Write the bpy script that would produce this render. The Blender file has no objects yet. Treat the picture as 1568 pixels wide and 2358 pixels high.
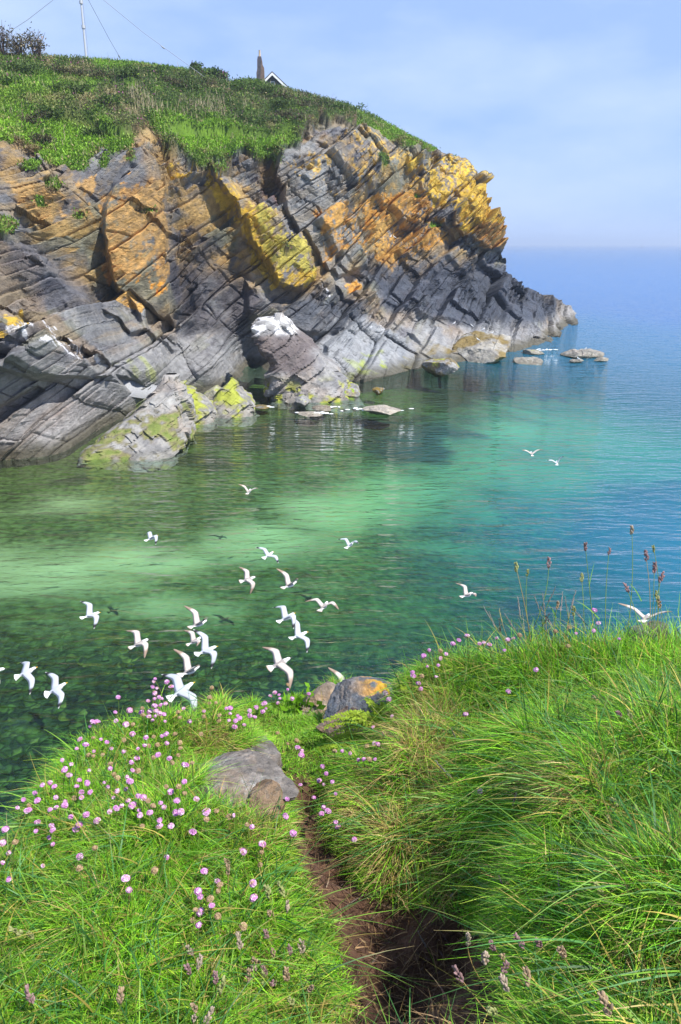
import bpy, math, random
import numpy as np
from mathutils import Vector

C = bpy.context.scene.collection
SC = bpy.context.scene
R = math.radians
random.seed(7)
RNG = np.random.default_rng(11)

# ------------------------------------------------------------------ camera
PITCH = R(18.95)
CAM = np.array([0.0, 0.0, 15.0])
FOC = 781.0                                   # focal length in pixels of a 1024 px high picture
cam_d = bpy.data.cameras.new("camera"); cam = bpy.data.objects.new("camera", cam_d); C.objects.link(cam)
cam.location = CAM; cam.rotation_euler = (R(90) - PITCH, 0, 0)
cam_d.sensor_fit = 'VERTICAL'; cam_d.sensor_height = 23.6; cam_d.lens = 23.6 * FOC / 1024
cam_d.clip_start = 0.05; cam_d.clip_end = 40000
SC.camera = cam

# ------------------------------------------------------------------ sky, sun, exposure
SUN_EL, SUN_AZ = 54.0, 126.0                  # azimuth clockwise from the view direction (+Y)
w = bpy.data.worlds.new("World"); SC.world = w; w.use_nodes = True
nt = w.node_tree; nt.nodes.clear()
def N(nt, t, **k):
    n = nt.nodes.new(t)
    for a, b in k.items(): setattr(n, a, b)
    return n
out = N(nt, 'ShaderNodeOutputWorld'); bg = N(nt, 'ShaderNodeBackground')
sky = N(nt, 'ShaderNodeTexSky', sky_type='NISHITA', sun_disc=False)
sky.sun_elevation = R(SUN_EL); sky.sun_rotation = R(SUN_AZ); sky.air_density = 1.0; sky.dust_density = 0.6; sky.ozone_density = 2.0
tint = N(nt, 'ShaderNodeMix', data_type='RGBA', blend_type='MULTIPLY'); tint.inputs[0].default_value = 1
tint.inputs[7].default_value = (0.50, 0.68, 1.10, 1)
nt.links.new(sky.outputs[0], tint.inputs[6])
tc = N(nt, 'ShaderNodeTexCoord'); mp = N(nt, 'ShaderNodeMapping'); mp.inputs['Scale'].default_value = (1.5, 1.5, 4.2)
mp.inputs['Location'].default_value = (0.35, 0.1, 0.2)
nt.links.new(tc.outputs['Generated'], mp.inputs[0])
nz = N(nt, 'ShaderNodeTexNoise'); nz.inputs['Scale'].default_value = 2.3; nz.inputs['Detail'].default_value = 6; nz.inputs['Roughness'].default_value = 0.52
nt.links.new(mp.outputs[0], nz.inputs['Vector'])
rp = N(nt, 'ShaderNodeValToRGB'); rp.color_ramp.elements[0].position = 0.40; rp.color_ramp.elements[1].position = 0.66
rp.color_ramp.elements[0].color = (0.0, 0.0, 0.0, 1); rp.color_ramp.elements[1].color = (0.95, 0.95, 0.95, 1)
nt.links.new(nz.outputs[0], rp.inputs[0])
hz = N(nt, 'ShaderNodeMix', data_type='RGBA'); hz.inputs[0].default_value = .82; hz.inputs[7].default_value = (2.35, 3.35, 5.7, 1); nt.links.new(tint.outputs[2], hz.inputs[6])
cl = N(nt, 'ShaderNodeMix', data_type='RGBA'); cl.inputs[7].default_value = (3.3, 4.2, 5.9, 1)
nt.links.new(rp.outputs[0], cl.inputs[0]); nt.links.new(hz.outputs[2], cl.inputs[6])
nt.links.new(cl.outputs[2], bg.inputs[0]); bg.inputs[1].default_value = 0.11
nt.links.new(bg.outputs[0], out.inputs[0])

sd = bpy.data.lights.new("sun", 'SUN'); sun = bpy.data.objects.new("sun", sd); C.objects.link(sun)
sd.energy = 4.5; sd.angle = R(0.5); sd.color = (1.0, 0.95, 0.86)
_a, _e = R(SUN_AZ), R(SUN_EL)
sdir = Vector((math.sin(_a) * math.cos(_e), math.cos(_a) * math.cos(_e), math.sin(_e)))
sun.rotation_euler = sdir.to_track_quat('Z', 'Y').to_euler(); sun.location = (20, -20, 60)
SC.view_settings.view_transform = 'Standard'; SC.view_settings.look = 'None'
SC.view_settings.exposure = 0.80; SC.view_settings.gamma = 1
SC.cycles.use_denoising = True
SC.cycles.max_bounces = 8; SC.cycles.transparent_max_bounces = 16
SC.cycles.diffuse_bounces = 3; SC.cycles.glossy_bounces = 3

# ------------------------------------------------------------------ picture plan <-> world (design coordinates 1568 x 2358)
S = 1024 / 2358.0
FWD = np.array([0, math.cos(PITCH), -math.sin(PITCH)]); UP = np.array([0, math.sin(PITCH), math.cos(PITCH)]); RT = np.array([1.0, 0, 0])
def rays(dx, dy):
    dx = np.asarray(dx, float); dy = np.asarray(dy, float)
    cx = (dx - 784) * S / FOC; cy = (1179 - dy) * S / FOC
    return cx[..., None] * RT + cy[..., None] * UP + FWD
def at_y(dx, dy, Y):                          # point of the line of sight at horizontal distance Y
    d = rays(dx, dy); return CAM + d * (np.asarray(Y, float) / d[..., 1])[..., None]
def at_z(dx, dy, z=0.0):
    d = rays(dx, dy); return CAM + d * ((z - CAM[2]) / d[..., 2])[..., None]
def at_d(dx, dy, D):                          # point at depth D along the optical axis
    return CAM + rays(dx, dy) * D
def proj(P):
    V = np.asarray(P) - CAM; zf = np.maximum(V @ FWD, 1e-3)
    return 784 + (V @ RT) / zf * FOC / S, 1179 - (V @ UP) / zf * FOC / S

# ------------------------------------------------------------------ noise
def h3(ix, iy, iz, seed=0):
    a = (ix.astype(np.int64) * 374761393 + iy.astype(np.int64) * 668265263 + iz.astype(np.int64) * 2147483647 + seed * 974634777) & 0xffffffff
    a = ((a ^ (a >> 13)) * 1274126177) & 0xffffffff
    a = ((a ^ (a >> 16)) * 2246822519) & 0xffffffff
    a = a ^ (a >> 13)
    return (a & 0xffffff) / float(0x1000000)
def vn(x, y, z, seed=0):
    x, y, z = np.broadcast_arrays(np.asarray(x, float), np.asarray(y, float), np.asarray(z, float))
    fx, fy, fz = np.floor(x), np.floor(y), np.floor(z)
    ix, iy, iz = fx.astype(np.int64), fy.astype(np.int64), fz.astype(np.int64)
    u, v, t = x - fx, y - fy, z - fz
    u, v, t = u*u*(3-2*u), v*v*(3-2*v), t*t*(3-2*t)
    r = 0
    for a in (0, 1):
        for b in (0, 1):
            for c in (0, 1):
                r = r + h3(ix+a, iy+b, iz+c, seed) * (u if a else 1-u) * (v if b else 1-v) * (t if c else 1-t)
    return r
def fbm(x, y, z, seed=0, oct=4, gain=0.5):
    r, a, tot = 0, 1.0, 0
    for i in range(oct):
        r = r + a * vn(x, y, z, seed + i * 17); tot += a; a *= gain
        x, y, z = x * 2.03, y * 2.03, z * 2.03
    return r / tot                            # 0..1
def sstep(a, b, x):
    t = np.clip((x - a) / (b - a), 0, 1); return t * t * (3 - 2 * t)
def rbf(pts, vals, soft):                     # smooth interpolation through scattered points (2D)
    pts = np.asarray(pts, float); vals = np.asarray(vals, float); n = len(pts)
    d = np.sqrt(((pts[:, None] - pts[None]) ** 2).sum(-1) + soft * soft)
    A = np.zeros((n+1, n+1)); A[:n, :n] = d + np.eye(n) * 1e-6; A[:n, n] = 1; A[n, :n] = 1
    wv = np.linalg.solve(A, np.append(vals, 0))
    def f(x, y):
        x = np.asarray(x, float); y = np.asarray(y, float); r = np.full(x.shape, wv[n])
        for i in range(n): r = r + wv[i] * np.sqrt((x - pts[i, 0])**2 + (y - pts[i, 1])**2 + soft * soft)
        return r
    return f
def poly_sd(x, y, poly):                      # signed distance, positive inside
    x = np.asarray(x, float); y = np.asarray(y, float)
    p = np.asarray(poly, float); n = len(p); d = np.full(x.shape, 1e18); ins = np.zeros(x.shape, bool)
    for i in range(n):
        a, b = p[i], p[(i+1) % n]; ex, ey = b - a
        t = np.clip(((x-a[0])*ex + (y-a[1])*ey) / (ex*ex+ey*ey+1e-12), 0, 1)
        d = np.minimum(d, (x-a[0]-t*ex)**2 + (y-a[1]-t*ey)**2)
        if ey != 0:
            c = ((a[1] > y) != (b[1] > y)) & (x < (b[0]-a[0]) * (y-a[1]) / ey + a[0]); ins ^= c
    return np.where(ins, 1, -1) * np.sqrt(d)
def sample(poly, n):                          # points along a polyline at equal arc length
    p = np.asarray(poly, float); L = np.r_[0, np.cumsum(np.sqrt((np.diff(p, axis=0)**2).sum(1)))]
    s = np.linspace(0, L[-1], n); return np.stack([np.interp(s, L, p[:, k]) for k in range(p.shape[1])], 1)

# ------------------------------------------------------------------ objects
def tag(o, label=None, cat=None, group=None, kind=None):
    if label: o['label'] = label
    if cat: o['category'] = cat
    if group: o['group'] = group
    if kind: o['kind'] = kind
    return o
def empty(name, loc):
    o = bpy.data.objects.new(name, None); C.objects.link(o); o.location = loc; o.empty_display_size = .1; return o
def make_mesh(name, V, F, cols=None, floats=None, smooth=True):
    """V (n,3), F list of (m,k) index arrays"""
    me = bpy.data.meshes.new(name); V = np.asarray(V, np.float32)
    me.vertices.add(len(V)); me.vertices.foreach_set('co', V.ravel())
    Fs = F if isinstance(F, list) else [F]; Fs = [np.asarray(f, np.int32) for f in Fs if len(f)]
    loops = np.concatenate([f.ravel() for f in Fs]); tot = np.concatenate([np.full(len(f), f.shape[1], np.int32) for f in Fs])
    me.loops.add(len(loops)); me.loops.foreach_set('vertex_index', loops)
    me.polygons.add(len(tot)); me.polygons.foreach_set('loop_start', np.r_[0, np.cumsum(tot)[:-1]].astype(np.int32)); me.polygons.foreach_set('loop_total', tot)
    me.polygons.foreach_set('use_smooth', np.full(len(tot), bool(smooth)))
    for k, c in (cols or {}).items():
        a = me.attributes.new(k, 'FLOAT_COLOR', 'POINT'); c = np.asarray(c, np.float32)
        a.data.foreach_set('color', np.c_[c, np.ones(len(c), np.float32)].astype(np.float32).ravel())
    for k, c in (floats or {}).items():
        a = me.attributes.new(k, 'FLOAT', 'POINT'); a.data.foreach_set('value', np.asarray(c, np.float32).ravel())
    me.update(calc_edges=True); me.validate(); return me
def obj(name, me, mats, parent=None, loc=None):
    o = bpy.data.objects.new(name, me); C.objects.link(o)
    for m in (mats if isinstance(mats, (list, tuple)) else [mats]):
        if m.name not in [x.name for x in me.materials if x]: me.materials.append(m)
    if parent: o.parent = parent
    if loc is not None: o.location = loc
    return o
def grid_faces(nu, nv):
    i = np.arange(nu*nv).reshape(nu, nv)
    return np.stack([i[:-1, :-1], i[1:, :-1], i[1:, 1:], i[:-1, 1:]], -1).reshape(-1, 4)
def tube(P, rad, n=6, cap=True):              # tube round a polyline -> V, F(quads)
    P = np.asarray(P, float); m = len(P); rad = np.broadcast_to(np.asarray(rad, float), (m,))
    T = np.gradient(P, axis=0); T /= np.linalg.norm(T, axis=1)[:, None] + 1e-12
    a = np.array([0, 0, 1.0]) if abs(T[:, 2]).max() < .9 else np.array([1.0, 0.13, 0])
    U = np.cross(T, a); U /= np.linalg.norm(U, axis=1)[:, None] + 1e-12; W = np.cross(T, U)
    th = np.linspace(0, 2*np.pi, n, endpoint=False)
    V = (P[:, None] + rad[:, None, None] * (np.cos(th)[None, :, None] * U[:, None] + np.sin(th)[None, :, None] * W[:, None])).reshape(-1, 3)
    i = np.arange(m*n).reshape(m, n); j = np.roll(i, -1, 1)
    return V, np.stack([i[:-1], j[:-1], j[1:], i[1:]], -1).reshape(-1, 4)
def merge(parts):                             # [(V, F, col?)...] -> V, [quads], cols
    Vs, Fq, Ft, cs, k = [], [], [], [], 0
    for p in parts:
        V, F = np.asarray(p[0], float), np.asarray(p[1]) + k
        (Fq if F.shape[1] == 4 else Ft).append(F); Vs.append(V); k += len(V)
        if len(p) > 2: cs.append(np.broadcast_to(np.asarray(p[2], float), (len(V), 3)))
    F = [np.concatenate(q) for q in (Fq, Ft) if q]
    return np.concatenate(Vs), F, (np.concatenate(cs) if cs else None)
def ico(sub):
    t = (1 + 5**.5) / 2
    v = [(-1,t,0),(1,t,0),(-1,-t,0),(1,-t,0),(0,-1,t),(0,1,t),(0,-1,-t),(0,1,-t),(t,0,-1),(t,0,1),(-t,0,-1),(-t,0,1)]
    f = [(0,11,5),(0,5,1),(0,1,7),(0,7,10),(0,10,11),(1,5,9),(5,11,4),(11,10,2),(10,7,6),(7,1,8),(3,9,4),(3,4,2),(3,2,6),(3,6,8),(3,8,9),(4,9,5),(2,4,11),(6,2,10),(8,6,7),(9,8,1)]
    V = np.array(v, float); V /= np.linalg.norm(V, axis=1)[:, None]; F = np.array(f)
    for _ in range(sub):
        E = np.sort(np.concatenate([F[:, [0, 1]], F[:, [1, 2]], F[:, [2, 0]]]), 1); U, inv = np.unique(E, axis=0, return_inverse=True); inv = inv.ravel()
        M = V[U].mean(1); M /= np.linalg.norm(M, axis=1)[:, None]; k = len(V); V = np.r_[V, M]; n = len(F)
        a, b, c = inv[:n]+k, inv[n:2*n]+k, inv[2*n:]+k
        F = np.concatenate([np.c_[F[:, 0], a, c], np.c_[F[:, 1], b, a], np.c_[F[:, 2], c, b], np.c_[a, b, c]])
    return V, F

# ------------------------------------------------------------------ materials
def mat(name):
    m = bpy.data.materials.new(name); m.use_nodes = True; m.node_tree.nodes.clear()
    t = m.node_tree; o = N(t, 'ShaderNodeOutputMaterial'); return m, t, o
def attr_mat(name, rough=0.85, bump=0.0, bscale=3.0, var=0.25, vscale=2.0, aniso=None, transl=0.0, spec=0.3, dist=0.1):
    m, t, o = mat(name); L = t.links.new
    a = N(t, 'ShaderNodeAttribute', attribute_name='Col'); p = N(t, 'ShaderNodeBsdfPrincipled')
    p.inputs['Roughness'].default_value = rough; p.inputs['Specular IOR Level'].default_value = spec
    col = a.outputs['Color']
    tc = N(t, 'ShaderNodeTexCoord'); vec = vec0 = tc.outputs['Object']
    if aniso:
        mp = N(t, 'ShaderNodeMapping'); mp.inputs['Rotation'].default_value = aniso[0]; mp.inputs['Scale'].default_value = aniso[1]
        L(vec, mp.inputs[0]); vec = mp.outputs[0]
    if var > 0:
        n = N(t, 'ShaderNodeTexNoise'); n.inputs['Scale'].default_value = vscale; n.inputs['Detail'].default_value = 6; n.inputs['Roughness'].default_value = .65
        L(vec0, n.inputs['Vector']); r = N(t, 'ShaderNodeMapRange'); L(n.outputs[0], r.inputs[0])
        r.inputs[1].default_value = .25; r.inputs[2].default_value = .75; r.inputs[3].default_value = 1-var; r.inputs[4].default_value = 1+var
        x = N(t, 'ShaderNodeVectorMath', operation='SCALE'); L(col, x.inputs[0]); L(r.outputs[0], x.inputs['Scale']); col = x.outputs[0]
    L(col, p.inputs['Base Color'])
    if bump > 0:
        n2 = N(t, 'ShaderNodeTexNoise'); n2.inputs['Scale'].default_value = bscale; n2.inputs['Detail'].default_value = 8; n2.inputs['Roughness'].default_value = .68
        L(vec, n2.inputs['Vector']); b = N(t, 'ShaderNodeBump'); b.inputs['Strength'].default_value = bump; b.inputs['Distance'].default_value = dist
        L(n2.outputs[0], b.inputs['Height'])
        if aniso:
            n3 = N(t, 'ShaderNodeTexNoise'); n3.inputs['Scale'].default_value = bscale*1.1; n3.inputs['Detail'].default_value = 8; n3.inputs['Roughness'].default_value = .7; L(vec0, n3.inputs['Vector'])
            b3 = N(t, 'ShaderNodeBump'); b3.inputs['Strength'].default_value = bump; b3.inputs['Distance'].default_value = dist*1.2; L(n3.outputs[0], b3.inputs['Height']); L(b3.outputs[0], b.inputs['Normal'])
        L(b.outputs[0], p.inputs['Normal'])
    sh = p.outputs[0]
    if transl > 0:
        tr = N(t, 'ShaderNodeBsdfTranslucent'); L(col, tr.inputs[0]); mx = N(t, 'ShaderNodeMixShader'); mx.inputs[0].default_value = transl
        L(sh, mx.inputs[1]); L(tr.outputs[0], mx.inputs[2]); sh = mx.outputs[0]
    L(sh, o.inputs[0]); return m
def plain(name, col, rough=.6, var=.12, vscale=8.0, bump=0.0, spec=.3):
    m, t, o = mat(name); L = t.links.new; p = N(t, 'ShaderNodeBsdfPrincipled'); p.inputs['Roughness'].default_value = rough; p.inputs['Specular IOR Level'].default_value = spec
    tc = N(t, 'ShaderNodeTexCoord'); n = N(t, 'ShaderNodeTexNoise'); n.inputs['Scale'].default_value = vscale; n.inputs['Detail'].default_value = 4; L(tc.outputs['Object'], n.inputs['Vector'])
    r = N(t, 'ShaderNodeMapRange'); L(n.outputs[0], r.inputs[0]); r.inputs[3].default_value = 1-var; r.inputs[4].default_value = 1+var
    x = N(t, 'ShaderNodeVectorMath', operation='SCALE'); x.inputs[0].default_value = col; L(r.outputs[0], x.inputs['Scale']); L(x.outputs[0], p.inputs['Base Color'])
    if bump:
        b = N(t, 'ShaderNodeBump'); b.inputs['Strength'].default_value = bump; b.inputs['Distance'].default_value = .02; L(n.outputs[0], b.inputs['Height']); L(b.outputs[0], p.inputs['Normal'])
    L(p.outputs[0], o.inputs[0]); return m
BED = R(37)
M_ROCK = attr_mat('strata_rock', .88, 1.0, 1.5, .38, 1.2, ((0, BED, 0), (0.6, 0.8, 2.7)), dist=.22)
M_BOULDER = attr_mat('shore_rock', .85, .8, 1.5, .28, 1.6, ((0, BED, 0), (0.7, 0.8, 2.2)), dist=.18)
M_STONE = attr_mat('lichened_stone', .9, 1.0, 26, .4, 60, dist=.022)
M_TURF = attr_mat('cliff_turf', .95, .8, 1.4, .35, 2.0, dist=.3)
M_LEAF = attr_mat('leaf', .6, 0, 1, .0, 1, transl=.2, spec=.2)
M_GRASS = attr_mat('grass_blade', .5, 0, 1, 0, 1, transl=.24, spec=.35)
M_SOIL = attr_mat('dark_soil', .95, 1.0, 22, .4, 14, dist=.03)

# ================================================================== HEADLAND
WL = [(-170,1150),(0,1062),(60,1060),(140,1045),(230,990),(320,945),(400,915),(470,905),(560,892),(592,866),(660,872),(740,890),(790,884),(900,864),(985,842),(1060,834),(1130,826),(1190,810),(1235,800),(1288,788),(1290,764),(1325,745)]
SKYL = [(-170,105),(0,124),(200,136),(300,143),(440,162),(470,164),(530,192),(600,192),(650,201),(690,212),(760,230),(850,262),(940,312),(1000,342),(1055,368),(1092,388)]
SIL = [(1325,745),(1322,722),(1295,692),(1252,672),(1205,660),(1185,640),(1166,628),(1162,604),(1152,588),(1163,560),(1172,532),(1158,500),(1148,470),(1128,432),(1118,410),(1092,388)]
DP = [ # picture x, y, horizontal distance
 (-170,480,62),(0,520,70),(150,640,76),(290,720,84),(430,790,92),(585,850,100),(200,800,68),(350,860,75),(480,840,84),
 (0,400,77),(-170,320,72),(0,320,81),(300,320,93),(300,500,87),(350,700,86),(450,700,92),(640,345,113),(800,290,127),(980,338,141),
 (-170,105,105),(0,124,116),(300,143,132),(500,165,142),(640,192,147),(850,262,152),(1000,342,154),(1092,388,154),
 (0,220,95),(300,240,108),(550,260,122),(750,260,136),
 (900,500,126),(900,650,120),(1000,720,119),(1100,720,126),(1100,450,141),(1172,532,143),(1162,604,147),(1252,672,158),(1325,722,173),
 (600,550,104),(600,700,101),(730,560,109),(720,730,102),(480,600,97),(820,760,104),(900,790,106),(1150,760,128),(1240,730,140)]
wlp = at_z(np.array([p[0] for p in WL]), np.array([p[1] for p in WL]))
pts = [(p[0], p[1]) for p in DP] + [tuple(p) for p in WL]; vals = [p[2] for p in DP] + list(wlp[:, 1])
depth_f = rbf(pts, np.log(vals), 25.0)
NU, NV = 920, 540
us, vs = np.linspace(0, 1, NU), np.linspace(0, 1, NV)
Bo, To = sample(WL, NU), sample(SKYL, NU); Ri = sample(SIL, NV); Le = sample([(-170,1150),(-170,105)], NV)
u_, v_ = us[:, None, None], vs[None, :, None]
PX = (1-v_)*Bo[:, None] + v_*To[:, None] + (1-u_)*Le[None] + u_*Ri[None] - ((1-u_)*(1-v_)*Bo[0] + u_*(1-v_)*Bo[-1] + (1-u_)*v_*To[0] + u_*v_*To[-1])
X, Y = PX[..., 0], PX[..., 1]
wob = (fbm(X/60, Y/60, 0.3, 3, 3) - .5)
D = np.exp(depth_f(X, Y))
# buttresses and gullies: polygon, metres towards the viewer, width of the edge, fade at the waterline
FEAT = [
 ([(-300,430),(0,515),(60,560),(150,632),(230,690),(300,735),(430,780),(520,830),(592,862),(560,905),(400,920),(230,1000),(0,1075),(-300,1300)], 4.0, 16),
 ([(235,715),(290,672),(330,700),(345,760),(300,770)], 1.8, 8),
 ([(-300,690),(40,700),(130,790),(200,810),(300,900),(330,945),(200,1010),(0,1080),(-300,1300)], 3.0, 22),
 ([(-60,720),(60,710),(82,740),(50,770),(-60,775)], 1.5, 6),
 ([(232,520),(255,420),(330,322),(350,330),(378,430),(386,560),(396,650),(412,760),(330,700),(262,650)], 3.6, 10),
 ([(392,420),(470,400),(545,470),(560,560),(590,690),(540,740),(420,740),(396,600)], -2.6, 30),
 ([(470,385),(505,375),(560,430),(640,480),(700,535),(722,560),(738,640),(700,668),(640,655),(600,600),(560,540),(545,470)], 3.2, 14),
 ([(600,350),(640,340),(660,420),(650,470),(612,440)], -3.0, 12),
 ([(640,345),(800,285),(900,330),(880,420),(820,500),(860,610),(780,640),(720,560),(660,480)], 2.2, 10),
 ([(770,655),(830,640),(870,680),(835,700),(790,690)], 1.6, 8),
 ([(1030,490),(1065,450),(1125,410),(1250,380),(1250,560),(1130,580),(1090,560),(1040,520)], 3.2, 9),
 ([(1090,566),(1150,575),(1170,610),(1120,612),(1060,570)], -2.6, 8),
 ([(940,345),(1000,340),(1100,390),(1110,415),(1050,440),(1010,470),(950,450)], 1.6, 10),
 ([(985,490),(1040,535),(1100,590),(1080,600),(1010,545),(975,505)], -1.8, 8),
 ([(880,690),(960,640),(1160,620),(1260,670),(1330,715),(1330,760),(1180,780),(1050,740),(960,735)], 1.5, 12),
 ([(1170,700),(1260,690),(1292,740),(1285,800),(1180,810),(1140,790)], 2.5, 12),
 ([(560,640),(640,690),(760,690),(800,720),(780,770),(700,770),(620,745),(560,720)], 1.8, 12),
 ([(745,795),(810,740),(850,725),(905,770),(985,830),(960,860),(820,890),(740,880)], 2.4, 10),
 ([(185,790),(250,830),(335,895),(300,905),(220,850),(175,815)], -1.6, 7),
 ([(110,1045),(150,1000),(230,955),(310,925),(300,945),(190,1010),(140,1052)], -2.0, 7),
 ([(-40,835),(100,785),(220,795),(310,880),(200,872),(80,866)], 1.6, 9),
 ([(-40,950),(90,880),(110,890),(20,960),(-40,990)], -1.2, 7),
 ([(290,690),(345,710),(420,800),(400,815),(330,760)], 1.4, 8),
 ([(925,770),(1010,745),(1100,755),(1195,800),(1140,835),(1000,835)], 2.2, 10),
]
for fi, (poly, dep, wdt) in enumerate(FEAT):
    sdv = poly_sd(X + wob*22, Y + wob*-14, poly)
    D = D - dep * sstep(-wdt*.25, wdt, sdv) * sstep(0, (.5, .16, .42)[fi] if fi < 3 else .16, v_[..., 0])
D = np.maximum(D, 40)
P0 = CAM + rays(X, Y) * (D / 1.0)[..., None] / rays(X, Y)[..., 1:2]
# turf edge across the cliff
GE = [(-170,300),(0,325),(80,340),(130,385),(190,385),(230,355),(290,350),(322,318),(350,322),(380,360),(450,365),(500,385),(560,360),(630,375),(650,345),(690,330),(720,305),(745,285),(800,275),(850,300),(900,318),(980,338),(1040,362),(1092,384),(1400,560)]
ge = np.interp(X, [p[0] for p in GE], [p[1] for p in GE]) + 46*(fbm(X/26, Y/26, 1.7, 9, 4)-.5)
turf = sstep(-5, 5, ge - Y)
for (cx, cy, rx, ry) in [(178,375,26,22),(120,432,22,20),(90,470,10,14),(180,500,14,8),(330,490,26,5),(505,395,30,8),(12,522,26,14),(880,380,9,16),(955,455,10,6),(1000,520,14,7),(640,380,10,16),(455,375,26,14),(300,360,10,14),(70,380,18,10),(660,585,8,5),(240,375,8,22)]:
    q = ((X-cx)/rx)**2 + ((Y-cy)/ry)**2; turf = np.maximum(turf, sstep(1.25, .6, q + 1.3*(fbm(X/9, Y/9, 5.0, 4, 3)-.5)))
x, y, z = P0[..., 0], P0[..., 1], P0[..., 2]
wx = 1.6*(fbm(x/7, y/9, z/7, 21, 3)-.5); wz = 1.2*(fbm(x/5, y/9, z/5, 22, 3)-.5)
cb, sb = math.cos(BED), math.sin(BED)
wa = 3.2*(fbm(x/12, y/14, z/12, 25, 2)-.5); A = x*cb + (z+wz)*sb + .15*y + wa; B = -(x+wx)*sb + z*cb - .03*y + 1.6*(fbm(x/16, y/20, z/16, 26, 2)-.5)
def blocks(T, W, seed, tilt=.5):
    """beds of thickness ~T broken by joints ~W apart; each block has its own set-back and tilt"""
    b = B/T + 1.0*vn(B/T*.6, seed*2.3, 1, seed+50) + .3*vn(A/(W*2), seed*1.3, 0, seed); L = np.floor(b); fb = b - L
    h = h3(L.astype(np.int64), np.full(L.shape, seed), np.zeros(L.shape, np.int64), seed)
    wl = W*(.6 + .9*h); a = A/wl + h*37 + .25*fb; K = np.floor(a); fa = a - K
    hh = h3(L.astype(np.int64), K.astype(np.int64), np.full(L.shape, 3), seed); h2 = h3(L.astype(np.int64), K.astype(np.int64), np.full(L.shape, 5), seed)
    off = (hh-.5)*2 + tilt*((fb-.5) + (h2-.5)*2*(fa-.5))
    crack = np.minimum(np.minimum(fb, 1-fb)*T, np.minimum(fa, 1-fa)*wl)
    return off, crack, hh, h2
o1, c1, k1, k1b = blocks(6.0, 9.0, 1, 1.3); o2, c2, k2, k2b = blocks(2.4, 6.5, 2, .9); o3, c3, k3, k3b = blocks(.85, 3.2, 3, .9); o4, c4, k4, k4b = blocks(.34, 1.3, 4, .7)
low = sstep(8, 1, z)                           # the wave-worn ledges are smoother
rough = (1 - .55*low) * np.clip(1.1 - .15*fbm(x/15, y/15, z/15, 5, 2), 0, 2)
patchy = sstep(.40, .62, fbm(x/5, y/5, z/5, 8, 3)); patchy2 = sstep(.42, .60, fbm(x/3, y/3, z/3, 18, 3))
disp = rough*(1.15*o1 + .62*o2*(.35+.9*patchy2) + (1-.4*low)*.36*o3*(.14+patchy) + (1-.3*low)*.22*o4*(.24+patchy*patchy2*1.3))
disp -= rough*(.40*np.exp(-(c2/.09)**2)*(k2b > .3) + .26*np.exp(-(c3/.07)**2)*(.05+patchy)*(k3 > .4) + .7*np.exp(-(c1/.16)**2)*(k1 > .35))
disp += 1.9*(fbm(x/9, y/9, z/9, 31, 5)-.5) + .35*(fbm(x/1.3, y/1.3, z/1.3, 33, 3)-.5)
bush = sstep(.42, .62, fbm(x/11, y/11, z/11, 41, 3) + .25*sstep(0, 1, ((X > 230) & (X < 820) & (Y < 320) & (Y > 130)).astype(float)) - .1)
lump = vn(x/3.4, y/3.4, z/3.4, 51); lump2 = vn(x/1.1, y/1.1, z/1.1, 52)
gdisp = (2.1*bush*(lump**1.2 + .4*lump2) + .35*lump2 + .5*(fbm(x/6, y/6, z/6, 53, 3)-.5))
edge = np.minimum(1, (1-v_[..., 0])*9)
dirn = np.array([.42, -.84, .34]); dirg = np.array([.1, -.45, .9])
amt = disp*(1-turf); P = P0 + dirn*amt[..., None] + dirg*((gdisp*edge - .1)*turf)[..., None]
# colours (albedo, plus shade painted into the recess and the overhang band)
def C3(*c): return np.array(c, float)
n6_ = fbm(x/5, y/6, z/5, 67, 5); n1 = fbm(x/8, y/8, z/8, 61, 4); n2 = fbm(A/3, B/.8, y/6, 62, 4); n3 = fbm(x/1.2, y/1.2, z/1.2, 63, 4); n4 = fbm(A/.9, B/.5, y/3, 64, 4)
col = np.empty(X.shape + (3,)); col[:] = C3(.185, .186, .19)
def mixc(c, m):
    global col
    m = np.clip(m, 0, 1)[..., None]; col = col*(1-m) + np.asarray(c, float)*m
mixc(C3(.26, .22, .165), sstep(.5, .7, n2)*.8); mixc(C3(.105, .10, .115), sstep(.55, .35, n4)*.6); mixc(C3(.25, .26, .26), sstep(.6, .85, k3)*.6); mixc(C3(.30, .225, .14), sstep(.70, .9, .6*k2b+.4*n2)*.75); mixc(C3(.19, .19, .115), sstep(.62, .8, .5*k3b+.5*n1)*.7); mixc(C3(.33, .32, .30), sstep(.75, .95, k2)*sstep(.45, .6, n3)*.6); mixc(C3(.09, .085, .10), sstep(.75, .95, k1b)*.5)
mixc(C3(.28, .20, .12), sstep(.58, .72, n1)*.6)
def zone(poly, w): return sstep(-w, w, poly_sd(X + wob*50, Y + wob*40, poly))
mixc(C3(.075, .067, .075), .8*zone([(385,440),(470,430),(540,500),(560,620),(600,700),(560,790),(440,760),(395,640)], 16)*sstep(.25, .5, n1+.25*n3))  # recess: dark purple rock, with the shade of the recess painted in
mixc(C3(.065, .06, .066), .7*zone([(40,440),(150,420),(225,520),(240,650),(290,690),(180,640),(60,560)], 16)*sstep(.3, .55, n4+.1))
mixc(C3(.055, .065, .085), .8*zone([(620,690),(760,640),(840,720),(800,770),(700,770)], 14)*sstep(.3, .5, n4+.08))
mixc(C3(.055, .062, .085), .85*zone([(840,610),(960,610),(1100,610),(1170,620),(1290,700),(1250,720),(1120,760),(960,730),(880,700)], 16)*sstep(.2, .5, n4+.2))  # dark blue band: shade under the lower right overhang, put into the colour
mixc(C3(.10, .10, .12), .6*zone([(40,530),(160,620),(300,720),(230,740),(100,690),(20,610)], 20))
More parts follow.
